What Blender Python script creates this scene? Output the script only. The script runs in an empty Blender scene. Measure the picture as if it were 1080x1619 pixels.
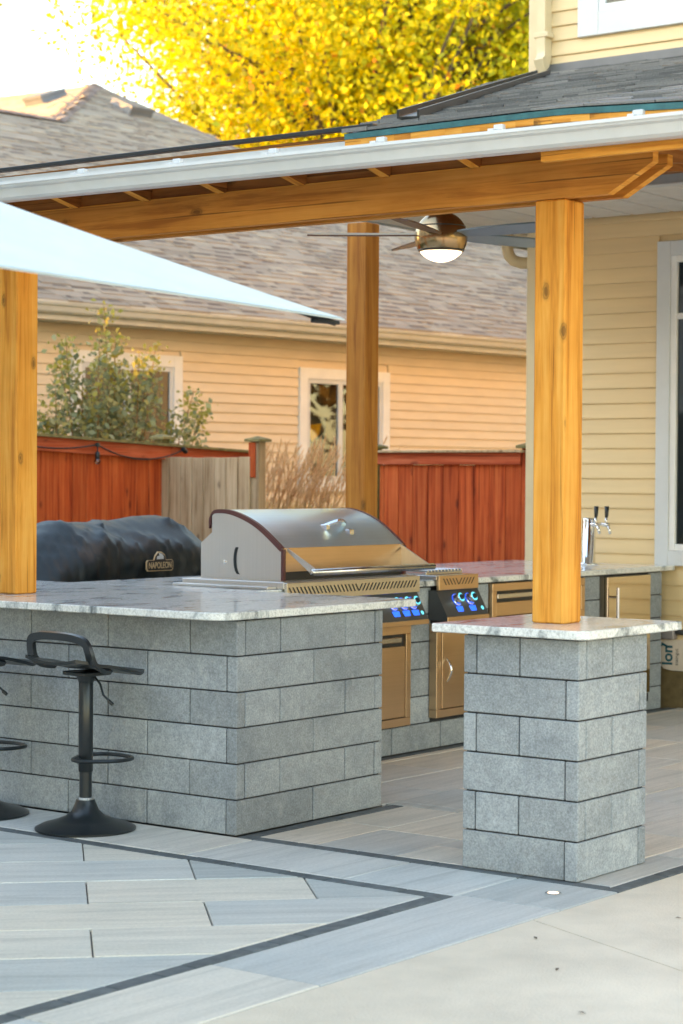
import bpy, math, random
import numpy as np
from mathutils import Vector, Matrix, noise
rad = math.radians
random.seed(7); rng = np.random.default_rng(11)
SC = bpy.context.scene; COL = SC.collection

# ------------------------------------------------------------------ camera
CAMH = 1.49
pitch, roll, yaw = rad(-0.903), rad(0.389), rad(36.927)
fw = Vector((math.cos(yaw), math.sin(yaw), 0)); rt = Vector((math.sin(yaw), -math.cos(yaw), 0)); up = Vector((0, 0, 1))
w3 = fw*math.cos(pitch)+up*math.sin(pitch); u2 = up*math.cos(pitch)-fw*math.sin(pitch)
r3 = rt*math.cos(roll)+u2*math.sin(roll); u3 = u2*math.cos(roll)-rt*math.sin(roll)
cam = bpy.data.cameras.new('camera'); camo = bpy.data.objects.new('camera', cam); COL.objects.link(camo)
m = Matrix((r3, u3, -w3)).transposed().to_4x4(); m.translation = (0, 0, CAMH); camo.matrix_world = m
cam.sensor_fit = 'HORIZONTAL'; cam.sensor_width = 24; cam.lens = 3272/1080*24; cam.clip_end = 2000; cam.clip_start = .05
cam.dof.use_dof = True; cam.dof.focus_distance = 8.8; cam.dof.aperture_fstop = 4.2
SC.camera = camo
# ------------------------------------------------------------------ light
SUN_EL = 15.0
sd = Vector((-.76, .65, 0)).normalized()                      # towards the sun, horizontally
world = bpy.data.worlds.new('World'); SC.world = world; world.use_nodes = True
wn = world.node_tree; bg = wn.nodes['Background']; bg.inputs[1].default_value = .15
sky = wn.nodes.new('ShaderNodeTexSky'); sky.sky_type = 'NISHITA'; sky.sun_disc = False
sky.sun_elevation = rad(SUN_EL); sky.sun_rotation = math.atan2(sd.x, sd.y); sky.altitude = 100
sky.air_density = 1.3; sky.dust_density = .8; sky.ozone_density = 1.0
wn.links.new(sky.outputs[0], bg.inputs[0])
sl = bpy.data.lights.new('sun', 'SUN'); sl.energy = 2.0; sl.angle = rad(.5); sl.color = (1, .51, .16)
so = bpy.data.objects.new('sun', sl); COL.objects.link(so)
sv = (sd*math.cos(rad(SUN_EL))+Vector((0, 0, math.sin(rad(SUN_EL))))); so.rotation_euler = sv.to_track_quat('Z', 'Y').to_euler()
vs = SC.view_settings; vs.view_transform = 'Standard'; vs.look = 'None'; vs.gamma = 1; vs.exposure = 2.68; vs.use_curve_mapping = False
vs.use_white_balance = True; vs.white_balance_temperature = 7350; vs.white_balance_tint = 13

# ------------------------------------------------------------------ material helpers
class NT:
    def __init__(s, name):
        s.m = bpy.data.materials.new(name); s.m.use_nodes = True; s.t = s.m.node_tree; s.n = s.t.nodes
        s.b = s.n['Principled BSDF']; s.pos = s.n.new('ShaderNodeNewGeometry').outputs['Position']
    def L(s, a, b): s.t.links.new(a, b)
    def map(s, sc, rot=(0, 0, 0), src=None):
        k = s.n.new('ShaderNodeMapping'); k.inputs['Scale'].default_value = sc; k.inputs['Rotation'].default_value = rot
        s.L(src or s.pos, k.inputs['Vector']); return k.outputs[0]
    def noise(s, vec, scale, detail=4, rough=.6, dist=0):
        k = s.n.new('ShaderNodeTexNoise'); k.inputs['Scale'].default_value = scale; k.inputs['Detail'].default_value = detail
        k.inputs['Roughness'].default_value = rough; k.inputs['Distortion'].default_value = dist
        s.L(vec, k.inputs['Vector']); return k.outputs['Fac']
    def voro(s, vec, scale, out='Distance', rnd=1):
        k = s.n.new('ShaderNodeTexVoronoi'); k.inputs['Scale'].default_value = scale; k.inputs['Randomness'].default_value = rnd
        s.L(vec, k.inputs['Vector']); return k.outputs[out]
    def ramp(s, fac, stops):
        k = s.n.new('ShaderNodeValToRGB'); e = k.color_ramp.elements
        while len(e) < len(stops): e.new(.5)
        for q, (p, c) in zip(e, stops):
            q.position = p; q.color = (*c, 1) if hasattr(c, '__len__') else (c, c, c, 1)
        s.L(fac, k.inputs[0]); return k.outputs[0]
    def mix(s, fac, a, b, mode='MIX'):
        k = s.n.new('ShaderNodeMix'); k.data_type = 'RGBA'; k.blend_type = mode
        for i, v in ((0, fac), (6, a), (7, b)):
            if hasattr(v, 'is_output'): s.L(v, k.inputs[i])
            elif i == 0: k.inputs[0].default_value = v
            else: k.inputs[i].default_value = (*v, 1) if hasattr(v, '__len__') else (v, v, v, 1)
        return k.outputs[2]
    def math(s, op, a, b=0.0):
        k = s.n.new('ShaderNodeMath'); k.operation = op
        for i, v in enumerate((a, b)):
            if hasattr(v, 'is_output'): s.L(v, k.inputs[i])
            else: k.inputs[i].default_value = v
        return k.outputs[0]
    def rnd(s):
        a = s.n.new('ShaderNodeObjectInfo').outputs['Random']; b = s.n.new('ShaderNodeNewGeometry').outputs['Random Per Island']
        return s.math('FRACT', s.math('ADD', a, b))
    def bump(s, h, st=.3, d=.01):
        k = s.n.new('ShaderNodeBump'); k.inputs['Strength'].default_value = st; k.inputs['Distance'].default_value = d
        s.L(h, k.inputs['Height']); s.L(k.outputs[0], s.b.inputs['Normal'])
    def col(s, c):
        if hasattr(c, 'is_output'): s.L(c, s.b.inputs['Base Color'])
        else: s.b.inputs['Base Color'].default_value = (*c, 1)
    def set(s, **k):
        for a, v in k.items():
            i = s.b.inputs[a.replace('_', ' ')]
            if hasattr(v, 'is_output'): s.L(v, i)
            else: i.default_value = v
        return s.m

def plain(name, c, rough=.6, metal=0, var=.12, scale=6, bump=0, bscale=60, rv=0.0, spec=.5, stretch=(1, 1, 1)):
    t = NT(name); v = t.map(stretch)
    n1 = t.noise(v, scale, 5)
    lo = tuple(x*(1-var) for x in c); hi = tuple(min(1, x*(1+var)) for x in c)
    k = t.ramp(n1, [(.3, lo), (.7, hi)])
    if rv: k = t.mix(1.0, k, t.ramp(t.rnd(), [(0, 1-rv), (1, 1.0)]), 'MULTIPLY')
    t.col(k); t.set(Roughness=rough, Metallic=metal, Specular_IOR_Level=spec)
    if bump: t.bump(t.noise(v, bscale, 3), bump)
    return t.m

def wood(name, dark, mid, light, axis, knots=True, rough=.6, rv=.12, fine=26, knotcol=(.10, .045, .012)):
    sc = {'x': (1.2, fine, fine), 'y': (fine, 1.2, fine), 'z': (fine, fine, 1.2)}[axis]
    t = NT(name); r = t.rnd()
    off = t.n.new('ShaderNodeVectorMath'); off.operation = 'ADD'; cx = t.n.new('ShaderNodeCombineXYZ')
    q = t.math('MULTIPLY', r, 37.0)
    for i in range(3): t.L(q, cx.inputs[i])
    t.L(t.pos, off.inputs[0]); t.L(cx.outputs[0], off.inputs[1]); p = off.outputs[0]
    v = t.map(sc, src=p); g = t.noise(v, 1.0, 6, .65, .6)
    c = t.ramp(g, [(.34, dark), (.48, mid), (.64, light)])
    big = t.noise(t.map((2, 2, 2), src=p), 1.4, 3)
    c = t.mix(t.ramp(big, [(.35, .45), (.65, 0)]), c, t.mix(1, c, (.66, .60, .52), 'MULTIPLY'))
    if knots:
        ks = {'x': (3.2, 7, 7), 'y': (7, 3.2, 7), 'z': (7, 7, 3.2)}[axis]
        d = t.voro(t.map(ks, src=p), 1.05)
        wob = t.math('ADD', d, t.math('MULTIPLY', t.noise(p, 45, 3), .09)); kn = t.ramp(wob, [(.105, 1), (.125, .5), (.142, .8), (.170, .2), (.22, 0)])
        c = t.mix(t.math('MULTIPLY', kn, .75), c, knotcol)
    # hairline drying checks
    ck = t.noise(t.map(tuple(x*2.2 if x > 2 else x*.7 for x in sc), src=p), 1.0, 2, .5, .3)
    c = t.mix(t.ramp(ck, [(.29, .75), (.34, 0)]), c, tuple(x*.35 for x in dark))
    if rv: c = t.mix(1, c, t.ramp(r, [(0, 1-rv), (1, 1.0)]), 'MULTIPLY')
    t.col(c); t.set(Roughness=rough, Specular_IOR_Level=.25); t.bump(g, .4, .004)
    return t.m

def block_mat():
    t = NT('grey_concrete_block'); r = t.rnd()
    a = t.noise(t.pos, 2.3, 3, .5); fine = t.noise(t.pos, 120, 3, .75); mid = t.noise(t.pos, 26, 4, .7)
    c = t.ramp(a, [(.24, (.11, .13, .142)), (.36, (.27, .295, .315)), (.58, (.345, .37, .385)), (.75, (.285, .315, .34))])
    c = t.mix(.5, c, t.ramp(mid, [(.3, .62), (.7, 1.15)]), 'MULTIPLY')
    c = t.mix(1, c, t.ramp(fine, [(.32, .74), (.5, 1.0), (.68, 1.26)]), 'MULTIPLY')
    sp = t.voro(t.pos, 34); c = t.mix(t.ramp(sp, [(.05, .55), (.11, 0)]), c, (.55, .55, .53))
    ef = t.noise(t.map((1.3, 1.3, .7)), 4.5, 6, .75); c = t.mix(t.ramp(ef, [(.60, 0), (.74, .45)]), c, (.56, .56, .54))
    c = t.mix(1, c, t.ramp(r, [(0, .85), (.5, .98), (1, 1.10)]), 'MULTIPLY')
    t.col(c); t.set(Roughness=.9, Specular_IOR_Level=.2); t.bump(fine, .35, .004); return t.m

def granite_mat():
    t = NT('white_granite')
    w = t.noise(t.map((1, 2.0, 1), (0, 0, .5)), 2.2, 8, .68, 1.6)
    c = t.ramp(w, [(.33, (.14, .16, .17)), (.40, (.42, .45, .46)), (.47, (.74, .755, .74)), (.68, (.80, .805, .78)), (.82, (.60, .63, .64))])
    f = t.noise(t.pos, 90, 3, .7); c = t.mix(.8, c, t.ramp(f, [(.3, .55), (.55, 1.0), (.7, 1.1)]), 'MULTIPLY')
    t.col(c); t.set(Roughness=.13, Specular_IOR_Level=.45); return t.m

def steel(name, c=(.60, .58, .55), rough=.24, axis='x', mul=1.0):
    t = NT(name); sc = {'x': (1.5, 220, 220), 'z': (220, 220, 1.5), 'y': (220, 1.5, 220)}[axis]
    n1 = t.noise(t.map(sc), 1, 3, .6); sm = t.noise(t.pos, 5, 4, .6)
    t.col(t.mix(.35, t.mix(1, c, t.ramp(n1, [(.3, .92), (.7, 1.04)]), 'MULTIPLY'), t.mix(1, c, t.ramp(sm, [(.3, .90), (.7, 1.03)]), 'MULTIPLY')))
    t.set(Metallic=1.0, Roughness=t.ramp(sm, [(.3, rough*.93), (.7, rough*1.1)])); 
    if mul > .99: t.bump(n1, .03, .002)
    return t.m

def paver_mat(name, c, rv=.22, axis='d'):
    t = NT(name); r = t.rnd(); ang = {'d': rad(45), 'x': 0, 'y': rad(90)}[axis]
    v = t.map((1, 1, 1), (0, 0, ang)); v = t.map((1.0, 14, 1), src=v) if axis == 'd' else t.map((1.0, 14, 1), src=v)
    off = t.n.new('ShaderNodeVectorMath'); off.operation = 'ADD'; t.L(v, off.inputs[0])
    cx = t.n.new('ShaderNodeCombineXYZ'); t.L(t.math('MULTIPLY', r, 50), cx.inputs[0]); t.L(t.math('MULTIPLY', r, 31), cx.inputs[1]); t.L(cx.outputs[0], off.inputs[1])
    g = t.noise(off.outputs[0], 1.1, 6, .66, .8); b = t.noise(t.pos, 1.7, 4, .6); f = t.noise(t.pos, 75, 3, .75)
    k = t.ramp(g, [(.28, tuple(x*.80 for x in c)), (.5, c), (.74, tuple(min(1, x*1.12) for x in c))])
    k = t.mix(t.ramp(b, [(.35, .55), (.65, 0)]), k, t.mix(1, k, (.78, .84, .88), 'MULTIPLY'))
    k = t.mix(.5, k, t.ramp(f, [(.3, .8), (.7, 1.15)]), 'MULTIPLY')
    st = t.noise(t.pos, 5.5, 6, .75); k = t.mix(t.ramp(st, [(.64, 0), (.72, .35)]), k, tuple(x*.5 for x in c))
    k = t.mix(1, k, t.ramp(r, [(0, (1-rv, 1-rv*.82, 1-rv*.70)), (.45, (.93, .95, .97)), (.6, (1.0, .98, .95)), (1, (1.10, 1.03, .94))]), 'MULTIPLY')
    t.col(k); t.set(Roughness=.72, Specular_IOR_Level=.35); t.bump(g, .12, .004); return t.m

def shingle_mat(name, cols, grit=.5):
    t = NT(name); r = t.rnd(); c = t.ramp(r, [(i/(len(cols)-1), k) for i, k in enumerate(cols)])
    f = t.noise(t.pos, 130, 2, .8); c = t.mix(grit, c, t.ramp(f, [(.25, .55), (.75, 1.35)]), 'MULTIPLY')
    b = t.noise(t.pos, .7, 4, .6); c = t.mix(1, c, t.ramp(b, [(.3, .86), (.7, 1.05)]), 'MULTIPLY')
    t.col(c); t.set(Roughness=.95, Specular_IOR_Level=.15); t.bump(f, .4, .004); return t.m

def leaf_mat(name, cols, trans=.5):
    t = NT(name); r = t.rnd(); c = t.ramp(r, [(p, k) for p, k in cols])
    if name == 'yellow_leaf':
        bn = t.noise(t.pos, .55, 3, .6); c = t.mix(t.ramp(bn, [(.46, 0), (.70, .55)]), c, (.36, .38, .035)); c = t.mix(t.ramp(t.noise(t.pos, .4, 2), [(.60, 0), (.72, .5)]), c, (.62, .30, .02))
    t.col(c); t.set(Roughness=.6, Specular_IOR_Level=.3)
    tr = t.n.new('ShaderNodeBsdfTranslucent'); t.L(c, tr.inputs[0]); mx = t.n.new('ShaderNodeMixShader'); mx.inputs[0].default_value = trans
    t.L(t.b.outputs[0], mx.inputs[1]); t.L(tr.outputs[0], mx.inputs[2]); t.L(mx.outputs[0], t.n['Material Output'].inputs[0]); return t.m

def emit(name, c, s):
    t = NT(name); t.col(c); t.set(Emission_Color=(*c, 1), Emission_Strength=s); return t.m

def glass_mat(name, tint=(.75, .8, .8), refl=.5):
    t = NT(name); g = t.n.new('ShaderNodeBsdfGlossy'); g.inputs['Roughness'].default_value = .02; g.inputs['Color'].default_value = (.9, .95, 1, 1)
    tr = t.n.new('ShaderNodeBsdfTransparent'); tr.inputs[0].default_value = (*tint, 1)
    fr = t.n.new('ShaderNodeFresnel'); fr.inputs[0].default_value = 1.5
    mx = t.n.new('ShaderNodeMixShader'); t.L(t.math('ADD', t.math('MULTIPLY', fr.outputs[0], 1.0), refl*.04), mx.inputs[0])
    t.L(tr.outputs[0], mx.inputs[1]); t.L(g.outputs[0], mx.inputs[2]); t.L(mx.outputs[0], t.n['Material Output'].inputs[0]); return t.m

M = {}
M['block'] = block_mat()
M['joint'] = plain('dark_joint', (.035, .036, .04), .95)
M['granite'] = granite_mat()
M['steel'] = steel('brushed_steel'); M['steel_z'] = steel('brushed_steel_upright', axis='z', rough=.22)
M['steel_lid'] = steel('sky_tinted_steel', (.68, .80, .88), .34, 'x', .5)  # blue sky reflection of the lid put into its base colour
M['steel_side'] = steel('satin_steel', (.62, .60, .58), .42, 'z')
M['steel_warm'] = steel('warm_reflection_steel', (.68, .47, .29), .30, 'x')  # stainless steel with its orange reflections put into the base colour
M['chrome'] = plain('chrome', (.8, .8, .8), .08, 1, .03)
M['trim_red'] = plain('oxblood_lid_trim', (.10, .030, .028), .4)
M['black'] = plain('black_plastic', (.012, .015, .017), .38, 0, .2)
M['black_metal'] = plain('black_powder_coat', (.013, .017, .02), .28, .0, .15, 20, .04, 300)
M['dark_steel'] = plain('dark_grey_metal', (.10, .105, .11), .4, .6, .1)
cd, cm, cl = (.54, .190, .024), (.76, .315, .045), (.84, .41, .085)
M['cedar_d'] = wood('shaded_cedar_timber', (.30, .100, .018), (.46, .175, .030), (.55, .235, .045), 'z')  # cedar with the shade on the rear post put into its colour
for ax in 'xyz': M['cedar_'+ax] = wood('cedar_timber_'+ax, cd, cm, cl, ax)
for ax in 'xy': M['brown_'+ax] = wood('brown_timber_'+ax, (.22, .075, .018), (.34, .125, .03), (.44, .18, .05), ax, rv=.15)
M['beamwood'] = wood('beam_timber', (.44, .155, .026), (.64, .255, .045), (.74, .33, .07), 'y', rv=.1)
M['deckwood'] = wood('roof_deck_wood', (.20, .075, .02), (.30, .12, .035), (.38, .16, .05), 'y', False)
M['red'] = wood('red_stained_board', (.36, .048, .013), (.60, .100, .024), (.70, .155, .045), 'z', True, .7, .22, 30, (.14, .02, .01))
M['red_x'] = wood('red_stained_rail_x', (.34, .055, .02), (.54, .10, .04), (.66, .17, .08), 'x', True, .7, .1, 30, (.16, .03, .02))
M['red_y'] = wood('red_stained_rail_y', (.34, .055, .02), (.54, .10, .04), (.66, .17, .08), 'y', True, .7, .1, 30, (.16, .03, .02))
M['rawwood'] = wood('weathered_board', (.36, .235, .13), (.56, .395, .24), (.68, .51, .335), 'z', True, .8, .22, 30, (.09, .05, .03))
M['mosswood'] = plain('mossy_cap_wood', (.20, .17, .07), .9, 0, .45, 14, .3, 50)
M['siding'] = plain('cream_vinyl_siding', (.79, .595, .335), .55, 0, .05, 3, .05, 90, .05, stretch=(1, .3, 6))
M['siding_n'] = plain('buff_vinyl_siding', (.76, .62, .445), .6, 0, .05, 3, 0, 90, .05, stretch=(1, 1, 5))
M['wtrim'] = plain('white_vinyl_trim', (.62, .645, .66), .5, 0, .05, 4)
M['wtrim_n'] = plain('white_window_trim', (.80, .80, .79), .5, 0, .05, 4)
M['gutter'] = plain('white_metal_gutter', (.63, .65, .665), .35, 0, .07, 5, 0)
M['gutter_n'] = plain('pale_metal_gutter', (.60, .60, .56), .4, 0, .06, 5)
M['cream'] = plain('cream_metal_pipe', (.68, .56, .36), .4, 0, .06, 5)
M['soffit'] = plain('white_vented_soffit', (.74, .72, .69), .6, 0, .06, 8, .3, 320)
M['fasc'] = plain('grey_metal_fascia', (.38, .41, .43), .5, 0, .06)
M['found'] = plain('parged_foundation', (.15, .105, .045), .9, 0, .25, 18, .4, 90)
M['teal'] = plain('teal_drip_edge', (.02, .115, .125), .5, 0, .3, 14)
M['flash'] = plain('grey_flashing', (.16, .165, .17), .5, .2, .1)
M['shingle'] = shingle_mat('grey_asphalt_shingle', [(.10, .10, .10), (.17, .17, .165), (.23, .225, .215), (.14, .14, .138), (.27, .26, .245)])
M['shingle_n'] = shingle_mat('brown_asphalt_shingle', [(.28, .23, .175), (.33, .275, .215), (.37, .315, .245), (.31, .255, .20), (.40, .34, .255), (.35, .29, .23)], .4)
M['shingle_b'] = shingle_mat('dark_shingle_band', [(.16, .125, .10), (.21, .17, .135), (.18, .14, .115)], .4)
M['shingle_h'] = shingle_mat('brown_hip_cap_shingle', [(.20, .155, .135), (.26, .205, .18), (.32, .26, .22)], .4)
M['paver'] = paver_mat('pale_plank_paver', (.65, .615, .555), .30, 'd')
M['paver_x'] = paver_mat('pale_paver_x', (.64, .58, .51), .26, 'x')
M['paver_y'] = paver_mat('pale_paver_y', (.64, .61, .56), .32, 'x')
M['paver_dark'] = plain('charcoal_paver', (.11, .125, .13), .75, 0, .3, 18, .2, 90, .25)
M['concrete'] = plain('pale_broom_concrete', (.68, .59, .47), .85, 0, .13, 2.2, .3, 90)
M['sand'] = plain('joint_sand', (.15, .135, .12), .95)
M['grass'] = plain('lawn', (.06, .085, .025), .95, 0, .4, 9, .4, 80)
M['cover'] = plain('black_vinyl_cover', (.011, .018, .021), .45, 0, .25, 9, .12, 420)
M['gold'] = plain('pale_gold_print', (.62, .45, .26), .45)
M['badge'] = plain('dark_badge', (.02, .016, .016), .4)
M['canopy'] = plain('pale_blue_canvas', (.50, .585, .60), .8, 0, .05, 4, .1, 260)
M['hem'] = plain('pale_blue_hem', (.50, .60, .62), .8, 0, .05, 4, .1, 260)
M['fan_blade'] = plain('walnut_fan_blade', (.10, .05, .035), .35)
M['fan_sheen'] = plain('blue_sheen_fan_blade', (.16, .22, .26), .35)  # blue reflection on the right-hand blades, put into their colour
M['bronze'] = plain('brushed_bronze', (.42, .29, .16), .22, 1, .08)
M['lamp'] = emit('lit_lamp_bowl', (1, .84, .62), .55)
M['led_blue'] = emit('blue_led', (.01, .13, 1.0), .22); M['led_ring'] = emit('cyan_led_ring', (.10, .70, 1.0), .16)
M['plight'] = emit('lit_paver_lamp', (1, .72, .5), .45)
M['glass'] = glass_mat('window_glass'); M['room'] = plain('dark_room', (.075, .042, .02), .9, 0, .5, 3)
M['room_g'] = plain('grey_blind', (.17, .17, .165), .8, 0, .1, 3); M['room_d'] = plain('shadowed_room', (.05, .06, .065), .9)
M['panel_blue'] = plain('blue_window_panel', (.015, .05, .085), .6, 0, .3, 20); M['patch_yel'] = plain('yellow_window_patch', (.70, .45, .02), .6, 0, .3, 20)
M['paper'] = plain('torn_paper', (.62, .52, .43), .8, 0, .1); M['ink'] = plain('teal_ink', (.01, .09, .12), .7); M['ink2'] = plain('grey_ink', (.06, .06, .06), .7)
M['bark'] = plain('grey_bark', (.10, .08, .06), .95, 0, .4, 12, .5, 30); M['stem'] = plain('orange_stem', (.28, .15, .05), .8)
M['leaf_y'] = leaf_mat('yellow_leaf', [(0, (.70, .55, .008)), (.3, (.72, .64, .015)), (.62, (.68, .66, .03)), (.80, (.50, .56, .035)), (.92, (.24, .32, .04)), (.97, (.66, .36, .02)), (1, (.64, .22, .03))], .5)
M['leaf_g'] = leaf_mat('dusty_green_leaf', [(0, (.16, .19, .10)), (.4, (.28, .31, .17)), (.75, (.40, .42, .23)), (1, (.55, .50, .16))], .35)
M['leaf_b'] = leaf_mat('brown_leaf', [(0, (.10, .06, .02)), (.6, (.22, .13, .035)), (.85, (.40, .25, .04)), (1, (.62, .44, .03))], .3)
M['leaf_tip'] = leaf_mat('yellow_green_leaf', [(0, (.33, .33, .08)), (1, (.50, .43, .09))], .4)
M['blade'] = leaf_mat('dry_grass_blade', [(0, (.40, .36, .09)), (.5, (.66, .47, .15)), (1, (.74, .52, .22))], .35)
M['plume'] = leaf_mat('tan_grass_plume', [(0, (.68, .42, .20)), (1, (.82, .58, .34))], .3)
M['meter'] = plain('grey_meter_box', (.28, .25, .245), .5, .3)

# ------------------------------------------------------------------ geometry helpers
WM = {}
def world_of(o): return WM.get(o.name, Matrix.Identity(4))
def put(o, parent=None, loc=None, rz=0):
    COL.objects.link(o)
    mt = Matrix.Identity(4)
    if loc is not None: mt = Matrix.Translation(loc)@Matrix.Rotation(rz, 4, 'Z')
    if parent is not None:
        o.parent = parent; o.matrix_parent_inverse = world_of(parent).inverted()
    o.matrix_basis = mt; WM[o.name] = mt; return o
def thing(name, label, cat, loc=(0, 0, 0), group=None):
    o = bpy.data.objects.new(name, None); o.empty_display_size = .1; put(o, None, loc)
    return tag(o, label, cat, group)
def tag(o, label=None, cat=None, group=None, kind=None):
    for k, v in (('label', label), ('category', cat), ('group', group), ('kind', kind)):
        if v: o[k] = v
    return o

class MB:
    def __init__(s): s.v = []; s.f = []
    def add(s, vs, fs):
        b = len(s.v); s.v += [tuple(p) for p in vs]; s.f += [tuple(i+b for i in q) for q in fs]; return s
    def box(s, x0, x1, y0, y1, z0, z1, c=0.0):
        if c <= 0:
            return s.add([(x0, y0, z0), (x1, y0, z0), (x1, y1, z0), (x0, y1, z0), (x0, y0, z1), (x1, y0, z1), (x1, y1, z1), (x0, y1, z1)],
                  [(0, 3, 2, 1), (4, 5, 6, 7), (0, 1, 5, 4), (1, 2, 6, 5), (2, 3, 7, 6), (3, 0, 4, 7)])
        a = ((x0, x1), (y0, y1), (z0, z1)); vs = []; idx = {}
        for ix in (0, 1):
            for iy in (0, 1):
                for iz in (0, 1):
                    for k in range(3):
                        p = [a[0][ix], a[1][iy], a[2][iz]]
                        for j, i in enumerate((ix, iy, iz)):
                            if j != k: p[j] += c if i == 0 else -c
                        idx[(ix, iy, iz, k)] = len(vs); vs.append(p)
        fs = []
        def orient(q):
            P = [Vector(vs[i]) for i in q]; ctr = Vector(((x0+x1)/2, (y0+y1)/2, (z0+z1)/2))
            nn = (P[1]-P[0]).cross(P[2]-P[0]); fc = sum(P, Vector())/len(P)
            fs.append(tuple(q) if nn.dot(fc-ctr) > 0 else tuple(reversed(q)))
        for k in range(3):
            i, j = [q for q in range(3) if q != k]
            for s_ in (0, 1):
                q = []
                for (u, v) in ((0, 0), (1, 0), (1, 1), (0, 1)):
                    t = [0, 0, 0]; t[k] = s_; t[i] = u; t[j] = v; q.append(idx[(*t, k)])
                orient(q)
        for k in range(3):       # edges parallel to axis k
            i, j = [q for q in range(3) if q != k]
            for u in (0, 1):
                for v in (0, 1):
                    t0 = [0, 0, 0]; t1 = [0, 0, 0]; t0[i] = t1[i] = u; t0[j] = t1[j] = v; t1[k] = 1
                    orient([idx[(*t0, i)], idx[(*t0, j)], idx[(*t1, j)], idx[(*t1, i)]])
        for ix in (0, 1):
            for iy in (0, 1):
                for iz in (0, 1): orient([idx[(ix, iy, iz, k)] for k in range(3)])
        return s.add(vs, fs)
    def prism(s, poly, axis, a, b):
        """poly in the two other axes (in x,y,z order), extruded on axis from a to b"""
        n = len(poly)
        def P(p, t): q = list(p); q.insert('xyz'.index(axis), t); return q
        ar = sum(poly[i][0]*poly[(i+1) % n][1]-poly[(i+1) % n][0]*poly[i][1] for i in range(n))
        if (ar < 0) != (axis == 'y'): poly = poly[::-1]
        vs = [P(p, a) for p in poly]+[P(p, b) for p in poly]
        fs = [tuple(range(n))[::-1], tuple(range(n, 2*n))]+[(i, (i+1) % n, n+(i+1) % n, n+i) for i in range(n)]
        return s.add(vs, fs)
    def tube(s, path, r, seg=10, cap=True):
        P = [Vector(p) for p in path]; rr = r if hasattr(r, '__len__') else [r]*len(P); b = len(s.v); prev = None
        for i, p in enumerate(P):
            d = (P[min(i+1, len(P)-1)]-P[max(i-1, 0)]).normalized()
            if prev is None: x = d.orthogonal().normalized()
            else: x = (prev-d*prev.dot(d)).normalized()
            prev = x; y = d.cross(x)
            for k in range(seg):
                t = 2*math.pi*k/seg; s.v.append(tuple(p+x*(math.cos(t)*rr[i])+y*(math.sin(t)*rr[i])))
        for i in range(len(P)-1):
            for k in range(seg):
                k2 = (k+1) % seg; s.f.append((b+i*seg+k, b+i*seg+k2, b+(i+1)*seg+k2, b+(i+1)*seg+k))
        if cap:
            s.f.append(tuple(b+k for k in range(seg))[::-1]); e = b+(len(P)-1)*seg; s.f.append(tuple(e+k for k in range(seg)))
        return s
    def lathe(s, prof, ctr=(0, 0, 0), seg=28, axis=Vector((0, 0, 1))):
        axis = Vector(axis).normalized(); x = axis.orthogonal().normalized(); y = axis.cross(x); c = Vector(ctr); b = len(s.v)
        for (r, h) in prof:
            for k in range(seg):
                t = 2*math.pi*k/seg; s.v.append(tuple(c+axis*h+x*(r*math.cos(t))+y*(r*math.sin(t))))
        for i in range(len(prof)-1):
            for k in range(seg):
                k2 = (k+1) % seg; s.f.append((b+i*seg+k, b+i*seg+k2, b+(i+1)*seg+k2, b+(i+1)*seg+k))
        if prof[0][0] > 1e-4: s.f.append(tuple(b+k for k in range(seg))[::-1])
        e = b+(len(prof)-1)*seg
        if prof[-1][0] > 1e-4: s.f.append(tuple(e+k for k in range(seg)))
        return s
    def sweep(s, path, prof, upv=(0, 0, 1), closed=False):
        """sweep a flat profile [(a,b)..] (a along side, b along up) on a path"""
        P = [Vector(p) for p in path]; n = len(prof); b = len(s.v)
        for i, p in enumerate(P):
            d = (P[min(i+1, len(P)-1)]-P[max(i-1, 0)]).normalized(); u = Vector(upv); sd_ = d.cross(u).normalized(); u = sd_.cross(d).normalized()
            for (a, c) in prof: s.v.append(tuple(p+sd_*a+u*c))
        for i in range(len(P)-1):
            for k in range(n):
                k2 = (k+1) % n; s.f.append((b+i*n+k, b+i*n+k2, b+(i+1)*n+k2, b+(i+1)*n+k))
        s.f.append(tuple(b+k for k in range(n))[::-1]); e = b+(len(P)-1)*n; s.f.append(tuple(e+k for k in range(n)))
        return s
    def mesh(s, name, mat, smooth=False):
        me = bpy.data.meshes.new(name); me.from_pydata(s.v, [], s.f); me.materials.append(mat)
        if smooth: me.polygons.foreach_set('use_smooth', [True]*len(me.polygons))
        me.update(); return me
    def build(s, name, mat, parent=None, smooth=False, loc=None, fix=False):
        me = s.mesh(name, mat, smooth)
        if fix:
            import bmesh
            bm = bmesh.new(); bm.from_mesh(me); bmesh.ops.recalc_face_normals(bm, faces=bm.faces); bm.to_mesh(me); bm.free()
        o = bpy.data.objects.new(name, me); put(o, parent, loc); return o

def smooth_angle(o, deg=40):
    import bmesh
    bm = bmesh.new(); bm.from_mesh(o.data)
    for e in bm.edges:
        if len(e.link_faces) == 2 and e.calc_face_angle(0) > rad(deg): e.smooth = False
    for f in bm.faces: f.smooth = True
    bm.to_mesh(o.data); bm.free(); return o

CACHE = {}
def piece(name, size, ctr, mat, parent, ch=.003):
    """a chamfered block that shares mesh data with its alikes"""
    k = (name, tuple(round(x, 3) for x in size), mat.name)
    if k not in CACHE:
        a, b, c = (x/2 for x in size); CACHE[k] = MB().box(-a, a, -b, b, -c, c, ch).mesh(name, mat)
    o = bpy.data.objects.new(name, CACHE[k]); put(o, parent, ctr); return o
def pbox(name, x0, x1, y0, y1, z0, z1, mat, parent, ch=.003):
    return piece(name, (x1-x0, y1-y0, z1-z0), ((x0+x1)/2, (y0+y1)/2, (z0+z1)/2), mat, parent, ch)

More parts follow.
